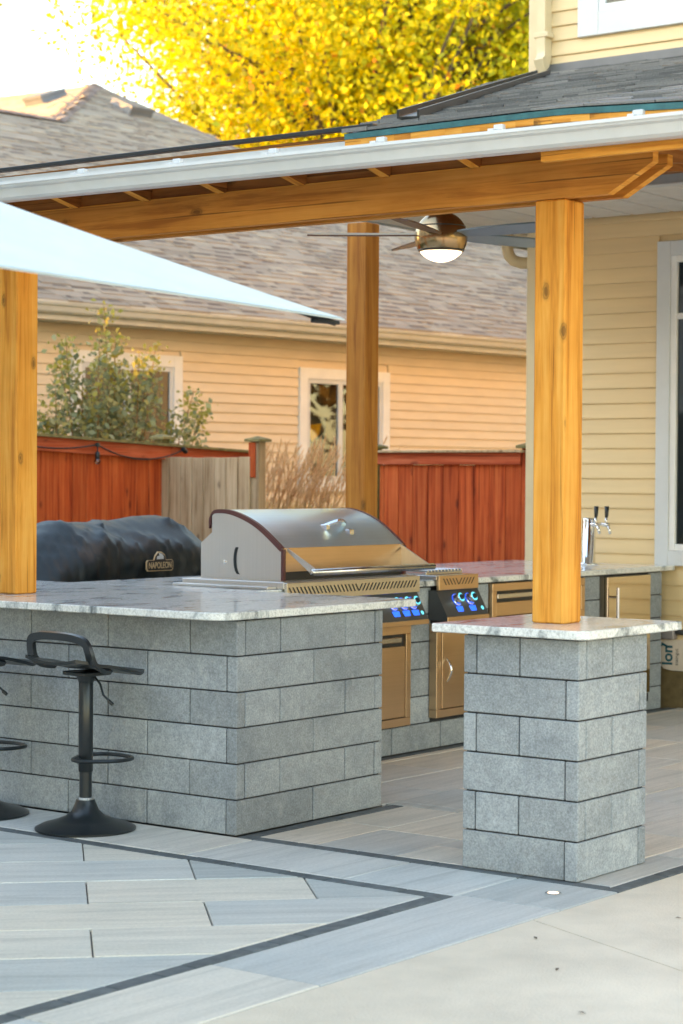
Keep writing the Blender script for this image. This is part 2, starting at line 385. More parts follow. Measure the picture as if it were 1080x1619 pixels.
def clip(poly, nx, ny, d):          # keep nx*x+ny*y<=d
    out = []
    for i in range(len(poly)):
        a, b = poly[i], poly[(i+1) % len(poly)]; fa = nx*a[0]+ny*a[1]-d; fb = nx*b[0]+ny*b[1]-d
        if fa <= 0: out.append(a)
        if (fa < 0) != (fb < 0) and fa != fb:
            t = fa/(fa-fb); out.append((a[0]+(b[0]-a[0])*t, a[1]+(b[1]-a[1])*t))
    return out
def inset(poly, d):
    n = len(poly); ar = sum(poly[i][0]*poly[(i+1) % n][1]-poly[(i+1) % n][0]*poly[i][1] for i in range(n))
    if ar < 0: poly = poly[::-1]
    out = list(poly)
    for i in range(n):
        a, b = poly[i], poly[(i+1) % n]; ex, ey = b[0]-a[0], b[1]-a[1]; l = math.hypot(ex, ey)
        if l < 1e-6: continue
        nx, ny = ey/l, -ex/l; out = clip(out, nx, ny, nx*a[0]+ny*a[1]-d)
        if len(out) < 3: return []
    return out
def paver(poly, mat, parent, name='paver', z0=-.045, z1=0.0, ch=.0035, gap=.0026):
    p = inset(poly, gap)
    if len(p) < 3: return None
    q = [(x, y) for i, (x, y) in enumerate(p) if math.hypot(x-p[i-1][0], y-p[i-1][1]) > .004]
    ar = abs(sum(q[i][0]*q[(i+1) % len(q)][1]-q[(i+1) % len(q)][0]*q[i][1] for i in range(len(q))))/2
    if len(q) < 3 or ar < .0012: return None
    cx = sum(x for x, y in q)/len(q); cy = sum(y for x, y in q)/len(q); n = len(q)
    def sh(k): return [(cx+(x-cx)*k(x, y)-cx, cy+(y-cy)*k(x, y)-cy) for x, y in q]
    top = [(x-cx, y-cy) for x, y in (lambda r: r if len(r) == n else [(cx+(a-cx)*.985, cy+(b-cy)*.985) for a, b in q])(inset(q, ch))]
    bot = [(x-cx, y-cy) for x, y in q]
    if len(top) != n: top = [(x*.985, y*.985) for x, y in bot]
    else:                                                    # align start vertex
        k = min(range(n), key=lambda i: (top[i][0]-bot[0][0])**2+(top[i][1]-bot[0][1])**2); top = top[k:]+top[:k]
    dz = random.uniform(-.0012, .0012)
    vs = [(x, y, z0) for x, y in bot]+[(x, y, z1-ch+dz) for x, y in bot]+[(x, y, z1+dz) for x, y in top]
    fs = [tuple(range(n))[::-1], tuple(range(2*n, 3*n))]
    for a in (0, n): fs += [(a+i, a+(i+1) % n, a+n+(i+1) % n, a+n+i) for i in range(n)]
    return MB().add(vs, fs).build(name, mat, parent, loc=(cx, cy, 0))
def rect(x0, x1, y0, y1): return [(x0, y0), (x1, y0), (x1, y1), (x0, y1)]

def text_mesh(name, body, size, mat, parent, mtx, extrude=.0008, bold=0.0, width=None):
    cu = bpy.data.curves.new(name, 'FONT'); cu.body = body; cu.size = size; cu.extrude = extrude; cu.offset = bold; cu.align_x = 'CENTER'; cu.align_y = 'CENTER'
    tmp = bpy.data.objects.new(name, cu); COL.objects.link(tmp); dg = bpy.context.evaluated_depsgraph_get(); dg.update()
    me = bpy.data.meshes.new_from_object(tmp.evaluated_get(dg)); bpy.data.objects.remove(tmp); bpy.data.curves.remove(cu)
    if width:
        xs = [v.co.x for v in me.vertices]; k = width/(max(xs)-min(xs)); me.transform(Matrix.Diagonal((k, 1, 1, 1)))
    me.transform(mtx); me.materials.clear(); me.materials.append(mat); me.name = name
    o = bpy.data.objects.new(name, me); put(o, parent); return o

# ================================================================== GROUND
g_ = MB().add([(-400, -400, -.09), (400, -400, -.09), (400, 400, -.09), (-400, 400, -.09)], [(0, 1, 2, 3)]).build('ground', M['grass']); tag(g_, kind='structure')
patio = MB().box(1.5, 12.27, 3.684, 9.6, -.085, -.012).build('patio', M['sand']); tag(patio, kind='structure')
# diagonal plank pavers inside the charcoal border
s2 = math.sqrt(.5)
def diag(al, pe): return (al*s2+pe*s2, al*s2-pe*s2)
k0 = 6.05-4*.406
for i in range(22):
    a0 = k0+i*.406; odd = (i % 2 == 0)
    # rows that start at 8.078, 7.26, 6.434 carry joints at .145 mod .81, the others at .55
    base = .55 if round((a0-6.05)/.406) % 2 == 0 else .145
    for j in range(-9, 6):
        p0 = base+j*.81; pl = [diag(a0, p0), diag(a0, p0+.81), diag(a0+.406, p0+.81), diag(a0+.406, p0)]
        for c_ in ((1, 0, 6.093), (0, -1, -4.187), (-1, 0, -2.2), (0, 1, 9.5)):
            pl = clip(pl, *c_)
            if len(pl) < 3: break
        if len(pl) >= 3: paver(pl, M['paver'], patio)
def strip_y(x0, x1, ys, mat, nm='paver'):
    for a, b in zip(ys, ys[1:]): paver(rect(x0, x1, a, b), mat, patio, nm)
def strip_x(y0, y1, xs, mat, nm='paver'):
    for a, b in zip(xs, xs[1:]): paver(rect(a, b, y0, y1), mat, patio, nm)
def steps(a, b, ch):
    o = [a]
    while o[-1] < b-.05: o.append(min(b, o[-1]+random.choice(ch)))
    o[-1] = b; return o
strip_y(6.095, 6.163, steps(4.115, 9.5, (.2, .27, .34)), M['paver_dark'], 'border_paver')
strip_x(4.115, 4.185, steps(2.2, 6.093, (.14, .20, .27, .2)), M['paver_dark'], 'border_paver')
strip_y(6.165, 6.595, [4.115, 4.607, 5.40, 6.2, 7.0, 7.8, 8.6, 9.5], M['paver_y'])
strip_x(3.687, 4.112, [2.2, 3.22, 4.02, 4.82, 6.19, 6.595], M['paver_y'])
strip_y(6.598, 6.666, [3.757]+steps(4.112, 5.43, (.2, .3, .4)), M['paver_dark'], 'border_paver')
strip_x(3.687, 3.755, steps(6.598, 12.2, (.28, .38)), M['paver_dark'], 'border_paver')
strip_x(5.432, 5.50, steps(6.598, 7.722, (.28, .38)), M['paver_dark'], 'border_paver')
strip_x(6.402, 6.47, steps(7.70, 12.2, (.28, .38)), M['paver_dark'], 'border_paver')
rows = [3.757, 3.94, 4.34, 4.74, 5.14, 5.43, 5.54, 5.94, 6.34, 6.40]
for i, (a, b) in enumerate(zip(rows, rows[1:])):
    if i == 5: continue
    xs0 = 6.668
    if i == 4:
        b_, x_ = 5.43, 7.724
        for k in range(2): paver(rect(6.668+k*.53, 6.668+k*.53+.526, 5.14, 5.43), M['paver_x'], patio)
        b = 5.54; xs0 = 7.81
        paver(rect(7.726, 7.808, 5.14, 5.54), M['paver_x'], patio)
    if i > 5: xs0 = 7.70
    x = xs0; first = True
    while x < 12.2:
        L = .81 if not first else random.choice((.3, .5, .68)) if i != 3 else .478
        first = False; x1 = min(12.22, x+L)
        paver(rect(x, x1, a, b), M['paver_x'], patio); x = x1
# poured concrete pad with a sawn joint
pad = MB().box(-8, 30, -12, 3.66, -.088, -.02).build('concrete_pad', M['sand']); tag(pad, kind='structure')
jl = lambda y: 5.989+(y-3.671)*.456
MB().prism([(-7.9, 3.679), (jl(3.679)-.003, 3.679), (jl(-12)-.003, -11.9), (-7.9, -11.9)], 'z', -.085, -.001).build('panel', M['concrete'], pad)
MB().prism([(jl(3.679)+.003, 3.679), (29.9, 3.679), (29.9, -11.9), (jl(-12)+.003, -11.9)], 'z', -.085, -.001).build('panel', M['concrete'], pad)
# little recessed lamp
pl_ = thing('paver_light', 'small round lit lamp set flush in the pale paver by the pillar', 'lamp', (6.422, 3.858, 0))
MB().lathe([(.030, .0005), (.030, .003), (.021, .003), (.021, .0022)], (6.422, 3.858, 0), 24).build('bezel', M['chrome'], pl_)
MB().lathe([(.020, .001), (.020, .0035), (.012, .005), (0, .0055)], (6.422, 3.858, 0), 24).build('lens', M['plight'], pl_, True)

# ================================================================== COUNTERS
GP = .0026
def blk(parent, x0, x1, y0, y1, row):
    z0 = row*.15+.002; z1 = (row+1)*.15-.004
    j = random.uniform(-.0015, .0015)
    return pbox('block', x0+GP+j, x1-GP+j, y0+GP, y1-GP, z0, z1, M['block'], parent, .0035)
TH = .06
bar = thing('bar_counter', 'long grey block bar counter with overhanging pale granite top behind the stools', 'bar counter', (7.13, 6.6, 0))
BX0, BX1, BY0, BY1 = 6.61, 7.65, 5.505, 8.6
MB().box(BX0+.014, BX1-.014, BY0+.014, BY1-.014, .001, .903).build('core', M['joint'], bar)
for row in range(6):
    top = 5-row
    if top % 2 == 0:       # rows 1,3,5 from the top
        ys = [BY0, 5.768]+[5.768+.4745*k for k in range(1, 6)]+[BY1]
        xs = [BX0+TH, 6.904, 7.366, BX1-TH]
        for a, b in zip(ys, ys[1:]): blk(bar, BX0, BX0+TH, a, b, row)
        for a, b in zip(xs, xs[1:]): blk(bar, a, b, BY0, BY0+TH, row)
        blk(bar, BX1-TH, BX1, BY0, BY0+.36, row)
        y = BY0+.36
    else:
        ys = [BY0+TH, 6.01]+[6.01+.471*k for k in range(1, 6)]+[BY1]
        xs = [BX0, 7.137, BX1]
        for a, b in zip(ys, ys[1:]): blk(bar, BX0, BX0+TH, a, b, row)
        for a, b in zip(xs, xs[1:]): blk(bar, a, b, BY0, BY0+TH, row)
        y = BY0+TH
    while y < 6.42:
        y1 = min(6.46, y+.47); blk(bar, BX1-TH, BX1, y, y1, row); y = y1
def slab(name, poly, z0, z1, parent, ch=.004):
    q = inset(poly, 0.0001); n = len(q); top = inset(q, ch)
    if len(top) != n: top = q
    else:
        k = min(range(n), key=lambda i: (top[i][0]-q[0][0])**2+(top[i][1]-q[0][1])**2); top = top[k:]+top[:k]
    vs = [(x, y, z0) for x, y in top]+[(x, y, z0+ch) for x, y in q]+[(x, y, z1-ch) for x, y in q]+[(x, y, z1) for x, y in top]
    fs = [tuple(range(n))[::-1], tuple(range(3*n, 4*n))]
    for a in (0, n, 2*n): fs += [(a+i, a+(i+1) % n, a+n+(i+1) % n, a+n+i) for i in range(n)]
    return MB().add(vs, fs).build(name, M['granite'], parent)
def rc(x0, x1, y0, y1, r=(0, 0, 0, 0), n=5):
    out = []
    for (cx, cy, a0, rr) in ((x0, y0, 180, r[0]), (x1, y0, 270, r[1]), (x1, y1, 0, r[2]), (x0, y1, 90, r[3])):
        if rr == 0: out.append((cx, cy)); continue
        ox = cx+(rr if cx == x0 else -rr); oy = cy+(rr if cy == y0 else -rr)
        for k in range(n+1):
            t = rad(a0+90*k/n); out.append((ox+rr*math.cos(t), oy+rr*math.sin(t)))
    return out
slab('countertop', rc(6.468, 7.868, 5.468, 8.75, (.11, .02, 0, 0)), .905, .938, bar)

rear = thing('grill_counter', 'grey block kitchen counter with steel doors running back to the cream house wall', 'kitchen counter', (9.9, 7.0, 0))
RY = 6.475
MB().box(7.66, 12.13, RY+.014, 7.60, .001, .903).build('core', M['joint'], rear)
xs = [7.66, 8.146, 8.615, 9.084, 9.552, 10.02, 10.49, 10.96, 11.43, 11.9, 12.13]
for a, b in zip(xs, xs[1:]): blk(rear, a, b, RY, RY+TH, 0)
for row in range(1, 6):
    cols = [(7.66, 8.10), (9.19, 9.45), (9.80, 10.035), (11.10, 11.315), (11.955, 12.13)]
    if row == 5: cols = [(7.66, 8.05), (9.19, 9.45), (9.80, 10.035), (11.10, 11.315), (11.955, 12.13)]
    for a, b in cols:
        blk(rear, a, b, RY, RY+TH, row)
slab('countertop', rc(7.8685, 12.235, 6.44, 7.70), .9052, .9378, rear)

def door(parent, x0, x1, z0, z1, y, mat, style, name='access_door'):
    w = .045
    f = MB()
    f.box(x0, x1, y-.022, y+.03, z0, z0+w, .002).box(x0, x1, y-.022, y+.03, z1-w, z1, .002)
    f.box(x0, x0+w, y-.022, y+.03, z0+w+.0005, z1-w-.0005, .002).box(x1-w, x1, y-.022, y+.03, z0+w+.0005, z1-w-.0005, .002)
    d = f.build(name, mat, parent)
    MB().box(x0+w, x1-w, y-.005, y+.02, z0+w, z1-w).build('recess', M['black'], d)
    p0, p1, q0, q1 = x0+w+.004, x1-w-.004, z0+w+.004, z1-w-.004
    if style == 'slot':
        MB().box(p0, p1, y-.018, y-.006, q0, q1-.062, .002).build('panel', mat, d)
        MB().box(p0+.01, p1-.035, y-.021, y-.008, q1-.042, q1-.012, .004).build('grip', M['steel'], d)
    else:
        MB().box(p0, p1, y-.026, y-.006, q0, q1, .002).build('panel', mat, d)
        hx = x0+w+.045; zc = (z0+z1)/2; pts = [(hx, y-.024-.034*math.sin(math.pi*k/10), zc-.07+.14*k/10) for k in range(11)]
        MB().tube(pts, [.004+.004*math.sin(math.pi*k/10) for k in range(11)], 8).build('handle', M['chrome'], d, True)
    return d
door(rear, 8.30, 9.225, .155, .70, RY, M['steel_warm'], 'slot')
door(rear, 9.43, 10.02, .175, .695, RY-.03, M['steel_warm'], 'pull')
for z0, z1 in ((.175, .41), (.415, .65), (.655, .895)): door(rear, 10.04, 11.09, z0, z1, RY, M['steel_warm'], 'slot', 'drawer')
MB().box(11.32, 11.383, RY+.01, RY+.3, .02, .9).build('dark_gap', M['black'], rear)  # shaded gap beside the fridge, put in as a black box
# apron panels under the grill controls
MB().box(8.12, 9.30, 6.415, RY, .705, .735, .003).build('apron', M['steel_warm'], rear)

fr = thing('bar_fridge', 'steel-fronted fridge with upright bar handle built into the counter beside the house wall', 'fridge', (11.67, 6.5, .02))
MB().box(11.385, 11.953, RY+.02, RY+.5, .06, .895).build('cabinet', M['dark_steel'], fr)
fd = MB().box(11.388, 11.950, RY-.012, RY+.018, .12, .888, .004).build('door', steel('mirror_steel', (.72, .62, .48), .10, 'x'), fr)
h_ = MB().tube([(11.45, RY-.05, .36), (11.45, RY-.05, .82)], .011, 12)
for z in (.42, .76): h_.tube([(11.45, RY-.012, z), (11.45, RY-.05, z)], .007, 8)
h_.build('handle', M['chrome'], fd)
MB().box(11.388, 11.95, RY, RY+.02, .062, .115).build('toe_grille', M['black'], fr)

pil = thing('stone_pillar', 'square grey block pillar with granite cap carrying a cedar post', 'pillar', (6.9, 4.14, 0))
PX0, PX1, PY0, PY1 = 6.637, 7.165, 3.884, 4.40
MB().box(PX0+.014, PX1-.014, PY0+.014, PY1-.014, .001, .903).build('core', M['joint'], pil)
for row in range(6):
    if (5-row) % 2 == 0:
        L = [(PX0, PX0+TH, PY0, 4.146), (PX0, PX0+TH, 4.146, 4.34), (PX0, 6.9, 4.34, PY1), (6.9, PX1, 4.34, PY1), (PX0+TH, 6.894, PY0, PY0+TH), (6.894, PX1, PY0, PY0+TH), (PX1-TH, PX1, PY0+TH, 4.34)]
    else:
        L = [(PX0, 7.105, PY0, PY0+TH), (7.105, PX1, PY0, 4.2), (7.105, PX1, 4.2, PY1), (PX0, PX0+TH, PY0+TH, PY1), (PX0+TH, 7.105, 4.34, PY1)]
    for q in L: blk(pil, *q, row)
slab('cap', rc(6.582, 7.345, 3.828, 4.512, (.05, .01, .01, .01)), .905, .9385, pil)

# ================================================================== PAVILION
pav = thing('timber_pavilion', 'open cedar timber pavilion with shingled lean-to roof and white gutter', 'pavilion', (7, 5.6, .94))
def post(x, y, z1, mt='cedar_z'):
    return pbox('post', x, x+.14, y, y+.14, .9395, z1, M[mt], pav, .006)
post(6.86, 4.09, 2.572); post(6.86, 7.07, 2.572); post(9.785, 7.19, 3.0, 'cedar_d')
for x in (6.852, 6.965):
    MB().prism([(3.715, 2.722), (3.715, 2.680), (3.905, 2.574), (8.5, 2.574), (8.5, 2.722)], 'x', x, x+.042).build('beam', M['beamwood'], pav)
    MB().prism([(3.7125, 2.721), (3.7125, 2.6800), (3.9030, 2.5737), (3.9045, 2.5757), (3.7147, 2.6815), (3.7147, 2.721)], 'x', x+.001, x+.041).build('beam_end', M['cedar_x'], pav)
# rafters with tapered tails; the undersides of the tails are paler
rz = lambda X: 2.7225+.125*(X-7.0)
for k in range(-6, 9):
    y = 4.935+.4365*k
    xe = 11.0 if y < 4.9 else 7.07
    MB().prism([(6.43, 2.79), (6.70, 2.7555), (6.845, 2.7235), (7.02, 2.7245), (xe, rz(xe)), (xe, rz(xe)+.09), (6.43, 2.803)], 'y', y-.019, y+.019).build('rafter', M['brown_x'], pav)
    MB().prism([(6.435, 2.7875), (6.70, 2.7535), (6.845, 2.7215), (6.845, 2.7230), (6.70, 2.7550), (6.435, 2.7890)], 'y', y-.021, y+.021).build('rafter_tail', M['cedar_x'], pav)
    pbox('blocking', 6.862, 6.90, y+.020, y+.4165, 2.7235, 2.818, M['brown_y'], pav, .002)
    MB().box(6.853, 6.8615, y+.020, y+.4165, 2.7225, 2.7275).build('sill_strip', M['cedar_y'], pav)
hip0, hip1 = (6.36, 4.76), (12.22, 7.80)
def hipY(X): return hip0[1]+(X-hip0[0])*(hip1[1]-hip0[1])/(hip1[0]-hip0[0])
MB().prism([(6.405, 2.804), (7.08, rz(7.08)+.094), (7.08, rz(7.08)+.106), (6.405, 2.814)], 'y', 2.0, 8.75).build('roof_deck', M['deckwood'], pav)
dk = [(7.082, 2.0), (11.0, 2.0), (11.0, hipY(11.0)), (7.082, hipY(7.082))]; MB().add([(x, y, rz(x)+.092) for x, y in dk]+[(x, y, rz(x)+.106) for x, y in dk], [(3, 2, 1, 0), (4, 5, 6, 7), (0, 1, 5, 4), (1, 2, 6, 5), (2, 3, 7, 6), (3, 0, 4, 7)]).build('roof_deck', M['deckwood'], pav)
MB().box(6.402, 6.428, 2.0, 8.75, 2.72, 2.802, .002).build('fascia', M['cedar_y'], pav)
MB().box(6.41, 6.44, 2.0, 3.93, 2.640, 2.7185, .002).build('fascia_board', M['cedar_y'], pav)
MB().box(8.44, 8.64, 5.70, 5.92, rz(8.54)-.03, rz(8.54)-.0005, .003).build('fan_mount', M['brown_y'], pav)
# gutter (falls a little towards the near end) with apron behind it
def gz(y): return (y-3.3)*.0078
gp = [(6.400, 2.781), (6.400, 2.670), (6.332, 2.668), (6.314, 2.678), (6.294, 2.710), (6.276, 2.716), (6.271, 2.722), (6.264, 2.726), (6.264, 2.738), (6.272, 2.739), (6.277, 2.730), (6.298, 2.716), (6.320, 2.683), (6.336, 2.674), (6.396, 2.675), (6.396, 2.781)]
gt = MB(); n = len(gp); gt.add([(x, 2.0, z+gz(2.0)) for x, z in gp]+[(x, 8.75, z+gz(8.75)) for x, z in gp], [(i, (i+1) % n, n+(i+1) % n, n+i) for i in range(n)]+[tuple(range(n)), tuple(range(n, 2*n))[::-1]])
gut = gt.build('gutter', M['gutter'], pav, fix=True)
for y in (2.95, 3.487, 4.055, 4.58, 5.101, 5.602, 6.137, 6.67):
    z = 2.735+gz(y); MB().box(6.268, 6.40, y-.012, y+.012, z+.002, z+.012, .001).box(6.318, 6.345, y-.02, y+.02, z+.0125, z+.034, .003).build('bracket', M['gutter'], gut)
# shingled slope above
SL = .249
def rp(X, Y, dz=0):
    s_ = max(0, 3.80-Y)*.055*max(0, 1-(X-6.35)/1.2); return Vector((X, Y, 2.853+SL*(X-6.5)+dz-s_))
hip0, hip1 = (6.36, 4.76), (12.22, 7.80)
def hipY(X): return hip0[1]+(X-hip0[0])*(hip1[1]-hip0[1])/(hip1[0]-hip0[0])
rd = MB(); nX = 24
for i in range(nX):
    a = 6.36+(12.22-6.36)*i/nX; b = 6.36+(12.22-6.36)*(i+1)/nX
    ya = [2.0, 2.6, 3.2, 3.8, hipY(a)]; yb = [2.0, 2.6, 3.2, 3.8, hipY(b)]
    for j in range(4):
        rd.add([rp(a, ya[j], -.006), rp(b, yb[j], -.006), rp(b, yb[j+1], -.006), rp(a, ya[j+1], -.006)], [(0, 1, 2, 3)])
roof = rd.build('roof', M['flash'], pav)
# side of the raised slope and its trim
MB().add([rp(6.37, hipY(6.37), -.008), rp(12.2, hipY(12.2), -.008), (12.2, hipY(12.2), 3.55), (6.37, hipY(6.37), 2.822)], [(0, 1, 2, 3)]).build('cheek_wall', M['deckwood'], pav)
sh = MB(); cnt = 0; row = 0; o = 0.0; CS = .143
pos_ = []
while 6.34+o < 12.15:
    X0 = 6.34+o; X1 = X0+CS*1.12; Y = 2.0+(row*.137 % .3)
    while Y < hipY(X0)+.02:
        wd = random.choice((.12, .17, .22, .28)); Y1 = min(Y+wd, hipY(X0)+.03)
        if Y1-Y > .03: pos_.append((X0+random.uniform(-.006, .006), X1, Y+.0015, Y1-.0015, random.choice((.009, .013, .017))))
        Y = Y1
    o += CS*.97; row += 1
pos_.sort(key=lambda q: q[0])
def tab(mb, q, c=Vector()):
    x0, x1, y0, y1, t = q
    P = [rp(x0, y0, .001), rp(x1, y0, .001), rp(x1, y1, .001), rp(x0, y1, .001), rp(x0, y0, t), rp(x1, y0, .004), rp(x1, y1, .004), rp(x0, y1, t)]
    mb.add([p-c for p in P], [(0, 3, 2, 1), (4, 5, 6, 7), (0, 1, 5, 4), (1, 2, 6, 5), (2, 3, 7, 6), (3, 0, 4, 7)])
near = [q for q in pos_ if q[3] > 2.9][:300]; ns_ = set(near)
for q in near:
    c = rp((q[0]+q[1])/2, (q[2]+q[3])/2); mb = MB(); tab(mb, q, c); mb.build('shingle', M['shingle'], roof, loc=c)
rest = MB()
for q in pos_:
    if q not in ns_: tab(rest, q)
tag(rest.build('shingles', M['shingle'], roof), kind='stuff')
# teal drip edge, wood blocks under it
de = MB(); eb = MB()
for i in range(36):
    a, b = 2.0+i*(4.76-2.0)/36, 2.0+(i+1)*(4.76-2.0)/36
    P = [rp(6.335, a, -.004), rp(6.335, b, -.004)]; de.add([P[0], P[1], P[1]-Vector((0, 0, .022)), P[0]-Vector((0, 0, .022))], [(0, 1, 2, 3)])
    de.add([P[0], P[1], rp(6.37, b, -.004), rp(6.37, a, -.004)], [(0, 1, 2, 3)])
    dz = Vector((0, 0, .023)); e0 = [P[0]-dz+Vector((.004, 0, 0)), P[1]-dz+Vector((.004, 0, 0))]; eb.add([e0[0], e0[1], e0[1]-Vector((0, 0, .024)), e0[0]-Vector((0, 0, .024)), e0[0]+Vector((.03, 0, 0)), e0[1]+Vector((.03, 0, 0)), e0[1]+Vector((.03, 0, -.024)), e0[0]+Vector((.03, 0, -.024))], [(0, 1, 2, 3), (3, 2, 6, 7)])
de.build('drip_edge', M['teal'], pav); eb.build('eave_board', M['cedar_y'], pav)
MB().box(6.352, 6.385, 4.64, 8.75, 2.826, 2.842, .002).build('dark_drip_edge', M['black'], pav)
for i in range(9):
    a = 2.30+i*.165
    pbox('blocking', 6.375, 6.40, a+.002, a+.163, 2.745, 2.792-max(0, 3.6-a)*.02, M['cedar_y'], pav, .002)
for y in (3.83, 4.25, 4.6): pbox('blocking', 6.374, 6.399, y, y+.1, 2.765, 2.793, M['cedar_y'], pav, .002)
# dark drain channel lying on the slope
ch = [rp(X, 4.74+(X-6.727)*.4805, .025) for X in np.linspace(6.73, 11.5, 12)]
MB().sweep(ch, [(-.045, -.012), (.045, -.012), (.045, .022), (.036, .022), (.036, -.004), (-.036, -.004), (-.036, .022), (-.045, .022)]).build('drain_channel', M['black'], pav, fix=True)

# ================================================================== HOUSE
hs = thing('house', 'cream sided two-storey house beside the pavilion with white framed windows', 'house', (15, 4, 0))
HX = 12.25
MB().box(HX+.016, 22, -4, 7.58, .42, 9.0).build('wall', M['siding'], hs)
MB().box(HX-.02, 21.9, -3.9, 7.57, -.05, .395).build('foundation', M['found'], hs)
so_ = MB().box(11.06, HX+.01, 2.0, 8.44, 3.292, 3.50).build('eave', M['joint'], hs)
MB().box(HX+.01, 17, 7.62, 8.44, 3.292, 3.50).build('eave', M['joint'], hs)
MB().box(11.03, 11.058, 2.0, 8.47, 3.262, 3.52, .003).build('eave_fascia', M['fasc'], hs)
MB().box(11.0585, 17, 8.442, 8.47, 3.262, 3.52, .003).build('eave_fascia', M['fasc'], hs)
MB().box(11.022, 11.10, 2.0, 8.474, 3.258, 3.268, .002).build('eave_trim', M['wtrim'], hs)
y = 2.06
while y < 8.42:
    y1 = min(8.44, y+.295); pbox('soffit_panel', 11.062, HX-.014 if y < 7.6 else 13.2, y+.013, y1-.013, 3.270, 3.291, M['soffit'], so_, .002); y = y1
def siding(parent, mat, boards, X):
    """boards: (y0,y1,z0,z1)"""
    for y0, y1, z0, z1 in boards:
        L = y1-y0; h = z1-z0; k = ('siding_board', round(L, 3), round(h, 3), mat.name)
        if k not in CACHE:
            CACHE[k] = MB().prism([(.012, -h/2), (.012, h/2), (0, h/2), (-.013, -h/2+.012), (-.013, -h/2+.002), (-.010, -h/2)], 'y', -L/2, L/2).mesh('siding_board', mat)
        put(bpy.data.objects.new('siding_board', CACHE[k]), parent, (X, (y0+y1)/2, (z0+z1)/2))
def run(z, z1s, holes, ya, yb, e):
    out = []
    while z < z1s-.01:
        zt = min(z+e, z1s); seg = [(ya, yb)]
        for (h0, h1, q0, q1) in holes:
            if z < q1-.002 and zt > q0+.002:
                ns = []
                for a, b in seg:
                    if h0 > a: ns.append((a, min(b, h0)))
                    if h1 < b: ns.append((max(a, h1), b))
                seg = [s_ for s_ in ns if s_[1]-s_[0] > .01]
        out += [(a, b, z, zt-.0006) for a, b in seg]; z = zt
    return out
w1 = (5.30, 6.583, .935, 3.078); w2 = (5.45, 7.207, 4.50, 6.1)
siding(hs, M['siding'], run(.40, 3.275, [w1], 2.2, 7.49, .1008), HX)
siding(hs, M['siding'], run(4.30, 7.0, [w2], 2.2, 7.49, .1008), HX)
MB().box(HX-.022, HX+.03, 7.49, 7.60, .30, 9.0, .004).build('corner_trim', M['cream'], hs)
MB().prism([(HX-.10, 4.235), (HX+.01, 4.275), (HX+.01, 4.345), (HX-.018, 4.345), (HX-.022, 4.262)], 'y', 2.0, 7.48).build('flashing', M['flash'], hs)
def window(parent, y0, y1, z0, z1, X, tw, mt, glz, room, sashw=.045, mull=None, zbar=None):
    f = MB()
    f.box(X-.030, X+.04, y0, y0+tw, z0, z1, .003).box(X-.030, X+.04, y1-tw, y1, z0, z1, .003)
    f.box(X-.0295, X+.04, y0+tw+.0005, y1-tw-.0005, z0, z0+tw, .003).box(X-.0295, X+.04, y0+tw+.0005, y1-tw-.0005, z1-tw, z1, .003)
    w = f.build('window', mt, parent)
    a, b, c, d = y0+tw, y1-tw, z0+tw, z1-tw; s_ = MB(); S = sashw
    s_.box(X-.02, X+.03, a+.0005, a+S, c+.0005, d-.0005, .003).box(X-.02, X+.03, b-S, b-.0005, c+.0005, d-.0005, .003)
    s_.box(X-.0195, X+.03, a+S, b-S, c+.0005, c+S, .003).box(X-.0195, X+.03, a+S, b-S, d-S, d-.0005, .003)
    if mull: s_.box(X-.018, X+.028, mull-.03, mull+.03, c+S, d-S, .003)
    if zbar: s_.box(X-.017, X+.027, a+S, b-S, zbar-.02, zbar+.02, .003)
    s_.build('sash', M['wtrim_n'], w)
    MB().add([(X+.004, a+S, c+S), (X+.004, a+S, d-S), (X+.004, b-S, d-S), (X+.004, b-S, c+S)], [(0, 1, 2, 3)]).build('pane', M['glass'], w)
    MB().box(X+.012, X+.0145, a+S-.003, b-S+.003, c+S-.003, d-S+.003).build('blind', room, w)
    return w
window(hs, *w1, HX-.004, .098, M['wtrim'], None, M['room_d'], .045, None, 2.58)
window(hs, *w2, HX-.004, .16, M['wtrim'], None, M['paper'], .045)
# downspout from above onto the lower roof
dsp = MB(); path = [(HX-.055, 7.455, 9.0), (HX-.055, 7.455, 4.46), (HX-.06, 7.452, 4.40), (HX-.10, 7.44, 4.345), (HX-.17, 7.42, 4.31)]
dsp.sweep(path, [(-.045, -.032), (.045, -.032), (.045, .032), (-.045, .032)], (0, 1, 0)); dsp.build('downspout', M['cream'], hs, fix=True)
MB().box(HX-.105, HX-.02, 7.40, 7.51, 4.52, 4.555, .004).build('downspout_strap', M['cream'], hs)
e_ = [(12.45, 7.90, 3.55), (12.45, 7.90, 3.13), (12.455, 7.888, 3.08), (12.47, 7.86, 3.048), (12.50, 7.82, 3.033), (12.50, 7.62, 3.01), (12.50, 7.60, 3.0)]
MB().tube(e_, .042, 12).build('eave_pipe', M['cream'], hs, True)

